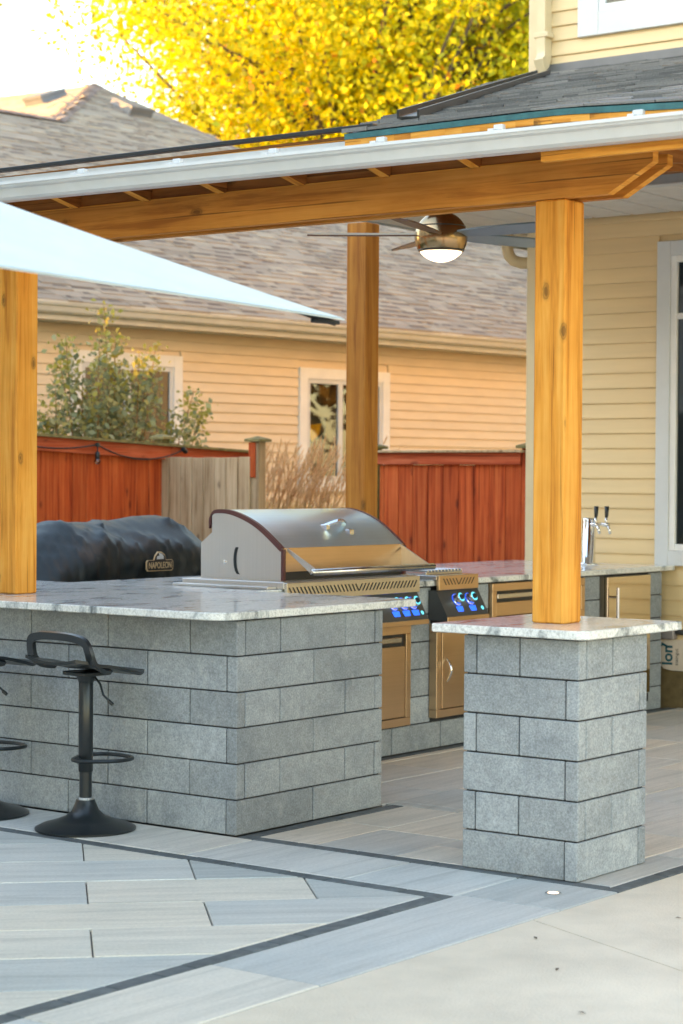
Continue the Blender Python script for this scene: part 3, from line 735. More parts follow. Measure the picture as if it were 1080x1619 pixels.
mtb = thing('wall_box', 'grey utility box with side pipes on the foundation under the cream siding', 'utility box', (12.20, 6.455, .45))
MB().box(12.165, 12.228, 6.41, 6.50, .452, .545, .005).build('box', M['meter'], mtb)
MB().tube([(12.20, 6.505, .50), (12.20, 6.56, .505), (12.205, 6.565, .40)], .016, 10).tube([(12.20, 6.405, .50), (12.20, 6.30, .50)], .018, 10).build('pipe', M['dark_steel'], mtb, True)
pp = MB(); outl = [(6.545, .425), (6.54, .445), (6.30, .452), (6.30, .245), (6.44, .245), (6.50, .255), (6.522, .275), (6.518, .30), (6.535, .33), (6.53, .37)]
pp.prism(outl, 'x', 12.205, 12.2075)
sheet = pp.build('torn_paper_sheet', M['paper']); tag(sheet, 'torn paper sheet with large teal letters on the house foundation', 'paper')
mx = lambda y, z: Matrix.Translation((12.2045, y, z))@Matrix(((0, 0, -1, 0), (0, -1, 0, 0), (1, 0, 0, 0), (0, 0, 0, 1))).to_4x4()
def rot_text(nm, body, y, z, s_, mt): # letters read upwards on a wall that faces -x
    R_ = Matrix(((0, 0, -1), (0, 1, 0), (1, 0, 0))).to_4x4()
    return text_mesh(nm, body, s_, mt, sheet, Matrix.Translation((12.2042, y, z))@R_, .0006, .003)
rot_text('lettering', 'lon', 6.470, .345, .105, M['ink'])
rot_text('lettering', 'y', 6.525, .415, .10, M['ink'])
text_mesh('small_lettering', 'steingut', .035, M['ink2'], sheet, Matrix.Translation((12.2042, 6.405, .335))@Matrix(((0, 0, -1), (0, 1, 0), (1, 0, 0))).to_4x4(), .0006)

# ================================================================== GRILL
gr = thing('built_in_grill', 'stainless steel built-in gas grill with curved closed lid', 'grill', (8.68, 6.75, .938))
GX0, GX1 = 8.15, 9.215
MB().box(8.075, 9.235, 6.425, 7.10, .9385, .974, .003).build('base_frame', M['steel_side'], gr)
MB().box(8.00, 8.073, 6.47, 7.10, .9385, .952, .002).build('side_flange', M['steel_side'], gr)
side = [(7.036, .976), (7.036, 1.156), (6.962, 1.212), (6.962, 1.297), (6.938, 1.318), (6.87, 1.321), (6.80, 1.309), (6.726, 1.284), (6.66, 1.253), (6.60, 1.214), (6.55, 1.176), (6.50, 1.136), (6.497, .976)]
for x in (GX0, GX1-.012): MB().prism(side, 'x', x, x+.012).build('side_panel', M['steel_side'], gr)
sp0 = gr.children
curve = [(6.968, 1.25), (6.968, 1.300), (6.942, 1.325), (6.87, 1.329), (6.80, 1.317), (6.726, 1.292), (6.66, 1.261), (6.60, 1.222), (6.55, 1.184), (6.494, 1.140)]
# fine lid curve
def spl(P, n=6):
    o = []
    for i in range(len(P)-1):
        p0, p1, p2, p3 = P[max(i-1, 0)], P[i], P[i+1], P[min(i+2, len(P)-1)]
        for k in range(n):
            t = k/n; o.append(tuple(.5*((2*p1[j])+(-p0[j]+p2[j])*t+(2*p0[j]-5*p1[j]+4*p2[j]-p3[j])*t*t+(-p0[j]+3*p1[j]-3*p2[j]+p3[j])*t**3) for j in range(len(p1))))
    o.append(tuple(P[-1])); return o
cv = spl(curve, 4)
lid = MB(); inner = [(y+.006, z-.008) for y, z in cv]
n = len(cv); x0, x1 = GX0+.0125, GX1-.0125
lid.add([(x0, y, z) for y, z in cv]+[(x1, y, z) for y, z in cv], [(i, i+1, n+i+1, n+i) for i in range(n-1)])
lido = lid.build('lid', M['steel_lid'], gr, True, fix=False)
for x in (GX0-.004, GX1-.016):
    tr = MB()
    for i in range(n-1):
        (ya, za), (yb, zb) = cv[i], cv[i+1]
        tr.add([(x, ya, za+.003), (x, yb, zb+.003), (x, yb+.012, zb-.018), (x, ya+.012, za-.018), (x+.02, ya, za+.003), (x+.02, yb, zb+.003), (x+.02, yb+.012, zb-.018), (x+.02, ya+.012, za-.018)],
               [(0, 3, 2, 1), (0, 1, 5, 4), (4, 5, 6, 7), (2, 3, 7, 6)])
    tr.box(x, x+.02, 6.486, 6.502, .976, 1.135)
    tr.build('lid_trim', M['trim_red'], gr, fix=True)
MB().box(x0, x1, 6.492, 6.502, 1.02, 1.142, .001).build('lid_front', M['steel_warm'], lido)
MB().box(x0, x1, 6.505, 6.52, .976, 1.03).build('fire_slot', M['black'], gr)
# handle arms and bar
for x in (GX0+.03, GX1-.045):
    MB().prism([(6.494, 1.142), (6.494, 1.128), (6.330, 1.012), (6.300, 1.020), (6.300, 1.036)], 'x', x, x+.010).build('handle_arm', M['steel_side'], lido)
MB().prism([(6.492, 1.13), (6.492, 1.03), (6.34, 1.022)], 'x', GX1-.034, GX1-.028).build('arm_gusset', M['steel_side'], lido)
MB().tube([(GX0+.01, 6.312, 1.024), (GX1+.015, 6.312, 1.024)], .017, 14).build('handle_bar', M['steel'], lido, True)
# small loop handle / gauge on the lid
hh = MB(); arc = [(8.665+.17*t, 6.625-.05*math.sin(math.pi*t)-.0, 1.245+.028*math.sin(math.pi*t)) for t in np.linspace(0, 1, 11)]
hh.sweep(arc, [(-.012, -.005), (.012, -.005), (.012, .005), (-.012, .005)], (0, -.4, 1))
hh.box(8.655, 8.685, 6.60, 6.645, 1.225, 1.252, .003).box(8.815, 8.85, 6.565, 6.63, 1.195, 1.225, .003)
hh.build('gauge_handle', M['chrome'], lido, fix=True)
# side panel slot and bolt
sl_ = MB(); pa = [(6.775+.030*math.sin(t), 1.075-.075*math.cos(t)) for t in np.linspace(.15, 2.6, 9)]
for (ya, za), (yb, zb) in zip(pa, pa[1:]): sl_.add([(GX0-.0012, ya-.009, za), (GX0-.0012, yb-.009, zb), (GX0-.0012, yb+.011, zb), (GX0-.0012, ya+.011, za)], [(0, 1, 2, 3)])
sl_.build('hinge_slot', M['black'], gr)
MB().lathe([(.011, 0), (.011, .004), (.004, .006), (0, .006)], (GX0, 6.872, 1.062), 12, (-1, 0, 0)).build('bolt', M['chrome'], gr)
# vent strip, control panel, knobs
MB().box(8.075, 9.235, 6.405, 6.424, .882, .970, .002).build('vent_strip', M['steel'], gr)
vs_ = MB()
for i in range(36):
    x = 8.10+i*.031; lean = .014 if i < 19 else -.014
    vs_.add([(x-lean, 6.4042, .948), (x+.011-lean, 6.4042, .948), (x+.011+lean, 6.4042, .910), (x+lean, 6.4042, .910)], [(0, 1, 2, 3)])
vs_.build('vent_slots', M['black'], gr)
def controls(parent, x0, x1, knobs, body=.0):
    MB().prism([(6.424, .880), (6.350, .742), (6.350, .715), (RY, .715), (RY, .880)], 'x', x0, x1).build('control_panel', M['dark_steel'], parent)
    MB().box(x0-.001, x1+.001, 6.343, 6.3495, .712, .738, .002).build('control_lip', M['steel_warm'], parent)
    nrm = Vector((0, -.138, .074)).normalized(); dn = Vector((0, -.074, -.138)).normalized()
    for x in knobs:
        c = Vector((x, 6.394, .824))
        kn = MB().lathe([(.034, .001), (.034, .004), (.029, .006), (.027, .034), (.025, .038), (.0, .038)], c, 24, nrm).build('knob', M['chrome'], parent, True); smooth_angle(kn, 30)
        MB().lathe([(.0255, .0385), (.0255, .040), (.018, .040), (.018, .0385)], c, 24, nrm).build('light_ring', M['led_ring'], kn)
        MB().lathe([(.016, .0385), (.016, .046), (0, .047)], c, 16, nrm).build('knob_cap', M['black'], kn)
        MB().lathe([(.037, .0015), (.037, .0035), (.0345, .0035), (.0345, .0015)], c, 24, nrm).build('glow_ring', M['led_blue'], kn)
        s_ = c+dn*.052; e1 = Vector((.034, 0, 0)); e2 = dn*.020; nn = nrm*.0012
        MB().add([s_-e1-e2*.6+nn, s_+e1-e2*.6+nn, s_+e1*.8+e2+nn, s_-e1*.8+e2+nn], [(0, 1, 2, 3)]).build('light_strip', M['led_blue'], kn)
controls(gr, 8.10, 9.235, (8.24, 8.43, 8.62, 8.80, 8.965, 9.06, 9.145))
MB().lathe([(.012, .001), (.012, .003), (0, .003)], (9.205, 6.368, .772), 14, (0, -.88, .47)).build('button', M['led_ring'], gr)

sb = thing('side_burner', 'stainless side burner with two blue-lit knobs set in the counter', 'side burner', (9.63, 6.75, .938))
MB().box(9.42, 9.815, 6.424, 7.0, .9385, .962, .002).build('burner_tray', M['steel'], sb)
MB().box(9.42, 9.815, 6.404, 6.423, .882, .962, .002).build('vent_strip', M['steel_warm'], sb)
vs_ = MB()
for i in range(10):
    x = 9.47+i*.031; lean = .014 if i < 5 else -.014
    vs_.add([(x-lean, 6.4032, .946), (x+.010-lean, 6.4032, .946), (x+.010+lean, 6.4032, .910), (x+lean, 6.4032, .910)], [(0, 1, 2, 3)])
vs_.build('vent_slots', M['black'], sb)
controls(sb, 9.42, 9.835, (9.575, 9.705))
MB().lathe([(.012, .001), (.012, .003), (0, .003)], (9.80, 6.368, .772), 14, (0, -.88, .47)).build('button', M['led_ring'], sb)
for k in range(11): pbox('grate_bar', 9.45+k*.033, 9.46+k*.033, 6.50, 6.96, .978, .990, M['steel'], sb, .002)
for y in (6.51, 6.94): pbox('grate_rail', 9.44, 9.80, y-.006, y+.006, .963, .978, M['steel'], sb, .002)

tp = thing('beer_tap_tower', 'chrome beer tower with two black-handled taps on the counter', 'beer tap', (11.90, 6.90, .938))
MB().lathe([(.075, 0), (.075, .008), (.045, .014), (.043, .30), (.040, .308), (0, .310)], (11.90, 6.90, .9385), 28).build('column', M['chrome'], tp, True)
for dx, dy in ((-.012, -.0), (.03, -.055)):
    b = Vector((11.90+dx, 6.90+dy, 1.205)); d = Vector((-.25, -.95, 0)).normalized()
    q = MB().tube([b, b+d*.09], .014, 10).tube([b+d*.085, b+d*.11+Vector((0, 0, -.06))], .010, 10).tube([b+d*.07, b+d*.072+Vector((0, 0, .045))], .009, 10)
    fc = q.build('faucet', M['chrome'], tp, True)
    MB().tube([b+d*.072+Vector((0, 0, .045)), b+d*.074+Vector((0, 0, .06)), b+d*.076+Vector((0, 0, .12))], [.009, .012, .016], 10).build('tap_handle', M['black'], fc, True)

# ================================================================== COVERED GRILL
cg = thing('covered_grill', 'freestanding grill under a wrinkled black cover with small badge', 'covered grill', (8.9, 8.4, -.08))
def covprof(x):
    t = lambda a, b: max(0, min(1, (x-a)/(b-a)))
    return 1.02+.23*t(8.08, 8.45)**.9-.02*math.sin((x-8.4)*4)-.20*t(9.36, 9.74)**1.1
cv_ = MB(); U, V = 110, 60; xs_ = np.linspace(8.02, 9.78, U+1)
for i, x in enumerate(xs_):
    ht = covprof(x); edge = min(1, min(i, U-i)/5.0)
    f0 = 8.115; sec = [(f0-.015, -.02), (f0-.01, .5), (f0, ht-.17), (f0+.03, ht-.145), (f0+.20, ht-.03), (f0+.26, ht-.004), (f0+.36, ht), (f0+.46, ht-.03), (f0+.54, ht-.16), (f0+.56, .4), (f0+.58, -.02)]
    ln = [0]
    for a, b in zip(sec, sec[1:]): ln.append(ln[-1]+math.hypot(b[0]-a[0], b[1]-a[1]))
    for j in range(V+1):
        t = ln[-1]*j/V; k = max(q for q in range(len(sec)-1) if ln[q] <= t+1e-9); u = (t-ln[k])/(ln[k+1]-ln[k]); a, b = sec[k], sec[k+1]
        y, z = a[0]+(b[0]-a[0])*u, a[1]+(b[1]-a[1])*u
        tx, tz = b[0]-a[0], b[1]-a[1]; l_ = math.hypot(tx, tz); out = Vector((0, -tz/l_, tx/l_))
        topz = .35 if 4 <= k <= 7 else 1.0; nz = noise.noise(Vector((x*1.6, y*2, z*1.3)))*.010
        rg = 1-abs(noise.noise(Vector((x*3.2-z*5.5-y*3, y*2, z*1.5+3)))); nz += (rg**10)*.034*topz
        rg = 1-abs(noise.noise(Vector((x*3.6+z*6+y*3.0, 3+y*2, z*1.2)))); nz += (rg**10)*.026*topz
        rg = 1-abs(noise.noise(Vector((x*6, 9.0, z*.9)))); nz += (rg**8)*.014*(1 if k < 2 else .2)
        nz += noise.noise(Vector((x*14+z*9, y*9, z*8)))*.002
        if k == 2: nz -= .012
        p = Vector((x, y, z))+out*nz
        if edge < 1: p.y = 8.40+(p.y-8.40)*(.6+.4*edge**.5); p.z = p.z*(1-(1-edge)*.05)
        cv_.v.append(tuple(p))
for i in range(U):
    for j in range(V): a = i*(V+1)+j; cv_.f.append((a, a+V+1, a+V+2, a+1))
for i in (0, U): cv_.f.append(tuple(i*(V+1)+j for j in range(V+1)) if i == 0 else tuple(i*(V+1)+j for j in range(V+1))[::-1])
cvo = cv_.build('cover', M['cover'], cg, True, fix=True)
# badge
by = 8.075
bd = [(-.105, -.035), (.105, -.035), (.115, -.022), (.115, .018), (.105, .03), (.052, .03), (.042, .06), (.012, .078), (-.018, .078), (-.042, .055), (-.05, .03), (-.105, .03), (-.115, .018), (-.115, -.022)]
bc = (8.985, .985)
ob = MB().prism([(bc[0]+x*1.0, bc[1]+z) for x, z in bd], 'y', by-.004, by+.004).build('badge', M['gold'], cg)
MB().prism([(bc[0]+x*.95, bc[1]+z*.88+.001) for x, z in bd], 'y', by-.0055, by-.0035).build('badge_face', M['badge'], ob)
MB().prism([(bc[0]+x, bc[1]+z) for x, z in ((-.03, .034), (.028, .034), (.03, .05), (.012, .066), (-.012, .07), (-.006, .055), (-.026, .052))], 'y', by-.0068, by-.0055).build('badge_emblem', M['wtrim'], ob)
text_mesh('badge_lettering', 'NAPOLEON', .052, M['gold'], ob, Matrix.Translation((bc[0], by-.0062, bc[1]-.003))@Matrix.Rotation(rad(90), 4, 'X'), .0006, .0008, .195)

# ================================================================== STOOLS
def stool(loc, ang, label):
    t = thing('bar_stool', label, 'bar stool', loc, None)
    Mx = Matrix.Translation(loc)@Matrix.Rotation(ang, 4, 'Z')
    def fin(mb, nm, mat, sm=True, par=t, deg=40, fix=False):
        mb.v = [tuple(Mx@Vector(p)) for p in mb.v]; o = mb.build(nm, mat, par, sm, fix=fix); return smooth_angle(o, deg) if sm else o
    bs = fin(MB().lathe([(.205, .0005), (.214, .003), (.214, .010), (.185, .024), (.13, .040), (.085, .058), (.058, .083), (.044, .115), (.040, .128), (0, .128)], seg=40), 'base', M['black_metal'])
    fin(MB().lathe([(.034, .1285), (.034, .138), (.028, .140)], seg=24), 'collar', M['chrome'])
    fin(MB().lathe([(.0265, .13), (.0265, .33)], seg=24), 'pole', M['black_metal'])
    fin(MB().lathe([(.0285, .245), (.031, .248), (.031, .652), (.0285, .655)], seg=24), 'sleeve', M['black_metal'])
    fr_ = [(.03, .0, .30)]
    loop = [(.0, .075, .295), (.06, .115, .295), (.13, .12, .295), (.185, .085, .295), (.205, 0, .295), (.185, -.085, .295), (.13, -.12, .295), (.06, -.115, .295), (.0, -.075, .295), (-.045, -.03, .295), (-.045, .03, .295), (.0, .075, .295)]
    fin(MB().tube(spl(loop, 4), .0085, 8).tube([(-.045, 0, .295), (-.03, 0, .295)], .012, 8), 'footrest', M['black_metal'])
    fin(MB().box(-.07, .07, -.075, .075, .655, .672, .004).lathe([(.032, .625), (.045, .655), (0, .656)], seg=20), 'mount', M['black_metal'], True)
    fin(MB().tube([(.02, -.03, .65), (.02, -.07, .62), (.025, -.085, .575), (.04, -.115, .545)], .005, 8).tube([(.036, -.107, .552), (.045, -.125, .536)], .008, 8), 'lever', M['black_metal'])
    # seat shell: thin curved pan
    st = MB(); U_, V_ = 22, 18
    def S(u, v):
        x = -.19+.40*u; hw = .205*(1-.30*(abs(u-.45)/.55)**3.0)*(1-.08*u); y = hw*(2*v-1)
        z = .690+.020*(2*v-1)**2*(1-u)+.012*math.sin(u*math.pi*2-.3)+(.035*max(0, .28-u)/.28)-.022*max(0, u-.72)/.28+.012*max(0, u-.88)/.12
        return (x, y, z)
    for k, dz in ((0, 0), (1, -.014)):
        for i in range(U_+1):
            for j in range(V_+1): x, y, z = S(i/U_, j/V_); st.v.append((x, y, z+dz))
    N1 = (U_+1)*(V_+1)
    for i in range(U_):
        for j in range(V_):
            a = i*(V_+1)+j; st.f += [(a, a+V_+1, a+V_+2, a+1), (N1+a, N1+a+1, N1+a+V_+2, N1+a+V_+1)]
    ring = [j for j in range(V_+1)]+[i*(V_+1)+V_ for i in range(1, U_+1)]+[U_*(V_+1)+j for j in range(V_-1, -1, -1)]+[i*(V_+1) for i in range(U_-1, 0, -1)]
    for a, b in zip(ring, ring[1:]+ring[:1]): st.f.append((a, b, N1+b, N1+a))
    se = fin(st, 'seat', M['black_metal'], True, t, 50, True)
    # looped backrest
    P = [(-.02, -.180, .688), (-.085, -.196, .698), (-.125, -.200, .725), (-.140, -.197, .772), (-.148, -.178, .808), (-.152, -.11, .824), (-.154, 0, .828), (-.152, .11, .824), (-.148, .178, .808), (-.140, .197, .772), (-.125, .200, .725), (-.085, .196, .698), (-.02, .180, .688)]
    W = [.028, .034, .036, .034, .030, .027, .026, .027, .030, .034, .036, .034, .028]
    PP = spl([(*p, w) for p, w in zip(P, W)], 5); bk = MB()
    for i, q in enumerate(PP):
        p = Vector(q[:3]); d = (Vector(PP[min(i+1, len(PP)-1)][:3])-Vector(PP[max(i-1, 0)][:3])).normalized()
        ctr = Vector((.05, 0, .74)); o_ = (p-ctr); o_ -= d*o_.dot(d); o_.normalize()
        wd = d.cross(Vector((1, 0, .25)).normalized()).normalized()   # in-plane width direction
        tn = wd.cross(d).normalized()
        for a, b in ((-1, -1), (1, -1), (1, 1), (-1, 1)): bk.v.append(tuple(p+wd*(a*q[3]*.62)+tn*(b*.009)))
    for i in range(len(PP)-1):
        for k in range(4): k2 = (k+1) % 4; bk.f.append((i*4+k, i*4+k2, i*4+4+k2, i*4+4+k))
    bk.f += [(3, 2, 1, 0), tuple(len(PP)*4-4+k for k in range(4))]
    fin(bk, 'backrest', M['black_metal'], True, t, 35, True)
    return t
stool((6.345, 6.115, 0), rad(-8), 'black swivel bar stool with open loop back, the one nearer the pillar')
stool((6.335, 6.745, 0), rad(-5), 'black swivel bar stool at the bar, the one farther from the pillar')

# ================================================================== CEILING FAN
FC = Vector((8.54, 5.81, 2.698)); cz = rz(8.54)-.03
fan = thing('ceiling_fan', 'bronze ball ceiling fan with dark blades and lit glass bowl', 'ceiling fan', (FC.x, FC.y, cz))
R0 = .132
prof = [(R0*math.cos(t), R0*.98*math.sin(t)) for t in np.linspace(-.60, 1.35, 18)]+[(.028, R0*1.0), (.022, R0*1.12)]
MB().lathe([(0, -.07)]+prof+[(0, R0*1.12)], FC, 36).build('motor_housing', M['bronze'], fan, True)
MB().lathe([(.0, -R0*.92)]+[(R0*.985*math.cos(t), R0*.94*math.sin(t)) for t in np.linspace(-1.45, -.64, 12)]+[(R0*.74, -.07)], FC, 36).build('light_bowl', M['lamp'], fan, True)
for z in (.052, -.066): rr = math.sqrt(R0**2-z*z)+.0012; MB().lathe([(rr-.004, z-.003), (rr, z-.003), (rr, z+.003), (rr-.004, z+.003)], FC, 36).build('band', M['black'], fan)
MB().lathe([(.012, R0*1.1), (.012, cz-FC.z-.02)], FC, 16).build('down_rod', M['bronze'], fan, True)
MB().lathe([(.05, cz-FC.z-.04), (.06, cz-FC.z-.03), (.06, cz-FC.z-.0015)], FC, 24).build('canopy_cup', M['bronze'], fan, True)
for k in range(5):
    a = rad(178-72*k); d = fw*math.sin(a)+rt*math.cos(a); s_ = d.cross(up); tl = rad(-11)
    side_ = s_*math.cos(tl)-up*math.sin(tl); nn = d.cross(side_).normalized()*.004
    st = [(.10, .035), (.16, .05), (.30, .066), (.50, .070), (.62, .066), (.665, .045)]
    b = MB(); b0 = FC+Vector((0, 0, .012))
    for rr, hw in st:
        c = b0+d*rr
        b.v += [tuple(c-side_*hw+nn), tuple(c+side_*hw+nn), tuple(c+side_*hw-nn), tuple(c-side_*hw-nn)]
    for i in range(len(st)-1):
        for q in range(4): q2 = (q+1) % 4; b.f.append((i*4+q, i*4+q2, i*4+4+q2, i*4+4+q))
    b.f += [(3, 2, 1, 0), tuple(len(st)*4-4+q for q in range(4))]
    b.build('blade', M['fan_sheen'] if k in (2, 3) else M['fan_blade'], fan, fix=True)

# ================================================================== UMBRELLA
T = Vector((4.806, 3.605, 1.954)); ang = rad(28); tilt = rad(9.5); Lc = 3.0; hC = .40
lc = lambda r_, f_: rt*r_+fw*f_
e1 = lc(-math.sin(ang), -math.cos(ang)); f2 = lc(-math.cos(ang), math.sin(ang)); e2 = f2*math.cos(tilt)+up*math.sin(tilt)
nn = e1.cross(e2); nn = nn if nn.z > 0 else -nn; nn.normalize()
cen = T+e1*Lc/2+e2*Lc/2; apex = cen+nn*hC
um = thing('patio_umbrella', 'tilted square patio umbrella with pale blue canvas', 'umbrella', (cen.x, cen.y, 0))
cor = [T, T+e1*Lc, T+e1*Lc+e2*Lc, T+e2*Lc]; cb = MB(); NN = 14
for k in range(4):
    A, B = cor[k], cor[(k+1) % 4]; base = len(cb.v); th = Vector((0, 0, -.003))
    for lay in (0, 1):
        for i in range(NN+1):
            for j in range(NN+1):
                u, v = i/NN, j/NN; e = A.lerp(B, u)
                inw = (cen-(A+B)/2).normalized(); e = e+inw*(.10*math.sin(math.pi*u)*0.6)
                p = e.lerp(apex, v); p = p-nn*(.05*math.sin(math.pi*v)*(.4+.6*math.sin(math.pi*u)))
                cb.v.append(tuple(p+th*lay))
    n2 = (NN+1)**2
    for i in range(NN):
        for j in range(NN):
            a = base+i*(NN+1)+j; cb.f += [(a, a+NN+1, a+NN+2, a+1), (n2+a, n2+a+1, n2+a+NN+2, n2+a+NN+1)]
        a = base+i*(NN+1); cb.f.append((a, n2+a, n2+a+NN+1, a+NN+1))
cb.build('canopy', M['canopy'], um, True, fix=False)
for k in range(4):
    A, B = cor[k], cor[(k+1) % 4]; inw = (cen-(A+B)/2).normalized(); hm = MB()
    E = [A.lerp(B, i/24)+inw*(.06*math.sin(math.pi*i/24)) for i in range(25)]; I = [e.lerp(apex, .035)-nn*.004 for e in E]
    for i in range(24): hm.add([E[i]+nn*.0025, E[i+1]+nn*.0025, I[i+1]+nn*.0025, I[i]+nn*.0025], [(0, 1, 2, 3)])
    hm.build('hem', M['hem'], um)
for c in cor:
    MB().tube([c.lerp(apex, .012)-nn*.02, c.lerp(apex, .98)-nn*.075], .009, 8).build('rib', M['black'], um, True)
    MB().tube([c-nn*.012+(cen-c).normalized()*.015, c-nn*.016+(cen-c).normalized()*.10], [.006, .008], 8).build('rib_pocket', M['black'], um, True)
hub = cen+nn*(hC-.35)
for c in cor: MB().tube([hub, c.lerp(apex, .5)-nn*.06], .007, 8).build('strut', M['black'], um, True)
MB().tube([(cen.x, cen.y, .05), (cen.x, cen.y, 1.75), hub, apex+nn*.06], .022, 14).build('pole', M['dark_steel'], um, True)
MB().lathe([(.30, .001), (.30, .05), (.27, .065), (.05, .075), (.035, .30), (0, .30)], (cen.x, cen.y, 0), 32).build('base', M['black_metal'], um)
MB().lathe([(0, .0), (.03, .01), (.02, .07), (0, .09)], apex+nn*.03, 14, nn).build('finial', M['black'], um, True)

# ================================================================== FENCES
def fence_boards(parent, along, fixed, a, b, w, ztop, mat, face, gap=.0035, zb=-.05, th=.018):
    x = a
    while x < b-.03:
        x1 = min(b, x+w+random.uniform(-.004, .004)); zt = ztop((x+x1)/2)+random.uniform(-.003, .003); j = random.uniform(-.003, .003)
        if along == 'y': pbox('board', fixed+j, fixed+th+j, x+gap/2, x1-gap/2, zb, zt, mat, parent, .003)
        else: pbox('board', x+gap/2, x1-gap/2, fixed+j, fixed+th+j, zb, zt, mat, parent, .003)
        x = x1
fr_ = thing('fence', 'red stained board fence between the house corner and the pavilion post', 'fence', (12.27, 8.25, -.09), 'red fence runs')
fence_boards(fr_, 'y', 12.28, 7.66, 8.885, .132, lambda y: 1.60, M['red'], -1)
MB().box(12.245, 12.279, 7.655, 8.90, 1.60, 1.685, .004).build('rail', M['red_y'], fr_)
MB().box(12.20, 12.36, 7.62, 8.93, 1.6855, 1.703, .004).build('cap_rail', M['rawwood'], fr_)
def fpost(x, y, zt, par, mat):
    p = pbox('post', x, x+.09, y, y+.09, -.085, zt, mat, par, .005)
    MB().add([(x-.03, y-.03, zt+.0005), (x+.12, y-.03, zt+.0005), (x+.12, y+.12, zt+.0005), (x-.03, y+.12, zt+.0005), (x-.03, y-.03, zt+.02), (x+.12, y-.03, zt+.02), (x+.12, y+.12, zt+.02), (x-.03, y+.12, zt+.02), (x+.045, y+.045, zt+.045)],
             [(0, 3, 2, 1), (0, 1, 5, 4), (1, 2, 6, 5), (2, 3, 7, 6), (3, 0, 4, 7), (4, 5, 8), (5, 6, 8), (6, 7, 8), (7, 4, 8)]).build('post_cap', M['mosswood'], p)
fpost(12.255, 8.905, 1.715, fr_, M['mosswood']); fpost(12.262, 7.562, 1.715, fr_, M['red'])
fl = thing('fence', 'red stained board fence behind the covered grill, hung with a string light', 'fence', (12, 11, -.09), 'red fence runs')
zt = lambda x: 1.815-(x-10.87)*.036
fence_boards(fl, 'x', 11.0, 8.4, 13.4, .142, lambda x: zt(x)-.09, M['red'], -1)
for a, b in ((8.4, 10.1), (10.1, 12.33), (12.33, 13.4)):
    MB().add([(a+.002, 10.962, zt(a)-.125), (b-.002, 10.962, zt(b)-.125), (b-.002, 10.995, zt(b)-.125), (a+.002, 10.995, zt(a)-.125), (a+.002, 10.962, zt(a)-.022), (b-.002, 10.962, zt(b)-.022), (b-.002, 10.995, zt(b)-.022), (a+.002, 10.995, zt(a)-.022)],
         [(0, 3, 2, 1), (4, 5, 6, 7), (0, 1, 5, 4), (1, 2, 6, 5), (2, 3, 7, 6), (3, 0, 4, 7)]).build('rail', M['red_x'], fl)
    MB().add([(a, 10.93, zt(a)-.0215), (b, 10.93, zt(b)-.0215), (b, 11.06, zt(b)-.0215), (a, 11.06, zt(a)-.0215), (a, 10.93, zt(a)-.002), (b, 10.93, zt(b)-.002), (b, 11.06, zt(b)-.002), (a, 11.06, zt(a)-.002)],
         [(0, 3, 2, 1), (4, 5, 6, 7), (0, 1, 5, 4), (1, 2, 6, 5), (2, 3, 7, 6), (3, 0, 4, 7)]).build('cap_rail', M['mosswood'], fl)
fpost(12.34, 11.065, 1.80, fl, M['mosswood']); fpost(10.0, 11.065, 1.88, fl, M['mosswood'])
gt_ = thing('gate', 'unstained weathered board gate standing in front of the red fence', 'gate', (12.27, 10.55, -.09))
fence_boards(gt_, 'y', 12.26, 10.10, 11.02, .118, lambda y: 1.655, M['rawwood'], -1, .006)
MB().box(12.279, 12.31, 10.10, 11.02, 1.50, 1.59, .003).box(12.279, 12.31, 10.10, 11.02, .35, .44, .003).build('rail', M['rawwood'], gt_)
MB().box(12.235, 12.275, 11.022, 11.06, .6, 1.655, .003).build('stile', M['cedar_z'], gt_)
MB().box(12.225, 12.262, 11.065, 11.11, .5, 1.38, .003).build('stile', M['cedar_z'], gt_)
MB().tube([(12.22, 11.10, 1.30), (12.20, 11.24, 1.305)], .012, 10).build('latch', M['black'], gt_)
gp_ = thing('gate_post', 'red and bare wood fence post with pointed cap beside the gate', 'fence post', (12.3, 10.1, -.09)); 
fpost(12.285, 10.03, 1.775, gp_, M['rawwood']); MB().box(12.270, 12.2845, 10.055, 10.12, 1.5, 1.77, .002).build('facing_board', M['red'], gp_)
sw = thing('string_light', 'black string light wire with a clear bulb sagging along the red fence', 'string light', (11.4, 10.92, 1.74))
wp = []
for (xa, za), (xb, zb_), sag in (((9.2, 1.80), (10.804, 1.716), .05), ((10.804, 1.716), (11.445, 1.742), .02), ((11.445, 1.742), (12.42, 1.712), .09)):
    for k in range(12): t = k/12; wp.append((xa+(xb-xa)*t, 10.925, za+(zb_-za)*t-sag*4*t*(1-t)))
wp.append((12.42, 10.925, 1.712)); MB().tube(wp, .006, 6).build('wire', M['black'], sw, True)
MB().tube([(11.445, 10.922, 1.755), (11.445, 10.922, 1.725)], .018, 8).tube([(12.42, 10.92, 1.725), (12.46, 10.92, 1.70)], .02, 8).build('clip', M['black'], sw)
MB().tube([(11.445, 10.922, 1.725), (11.445, 10.922, 1.67)], .006, 6).lathe([(.016, 0), (.018, .01), (.018, .045), (.010, .055)], (11.445, 10.922, 1.635), 12).build('socket', M['black'], sw, True)
MB().lathe([(0, -.045), (.012, -.042), (.022, -.028), (.024, -.015), (.016, 0)], (11.445, 10.922, 1.635), 14).build('bulb', M['glass'], sw, True)

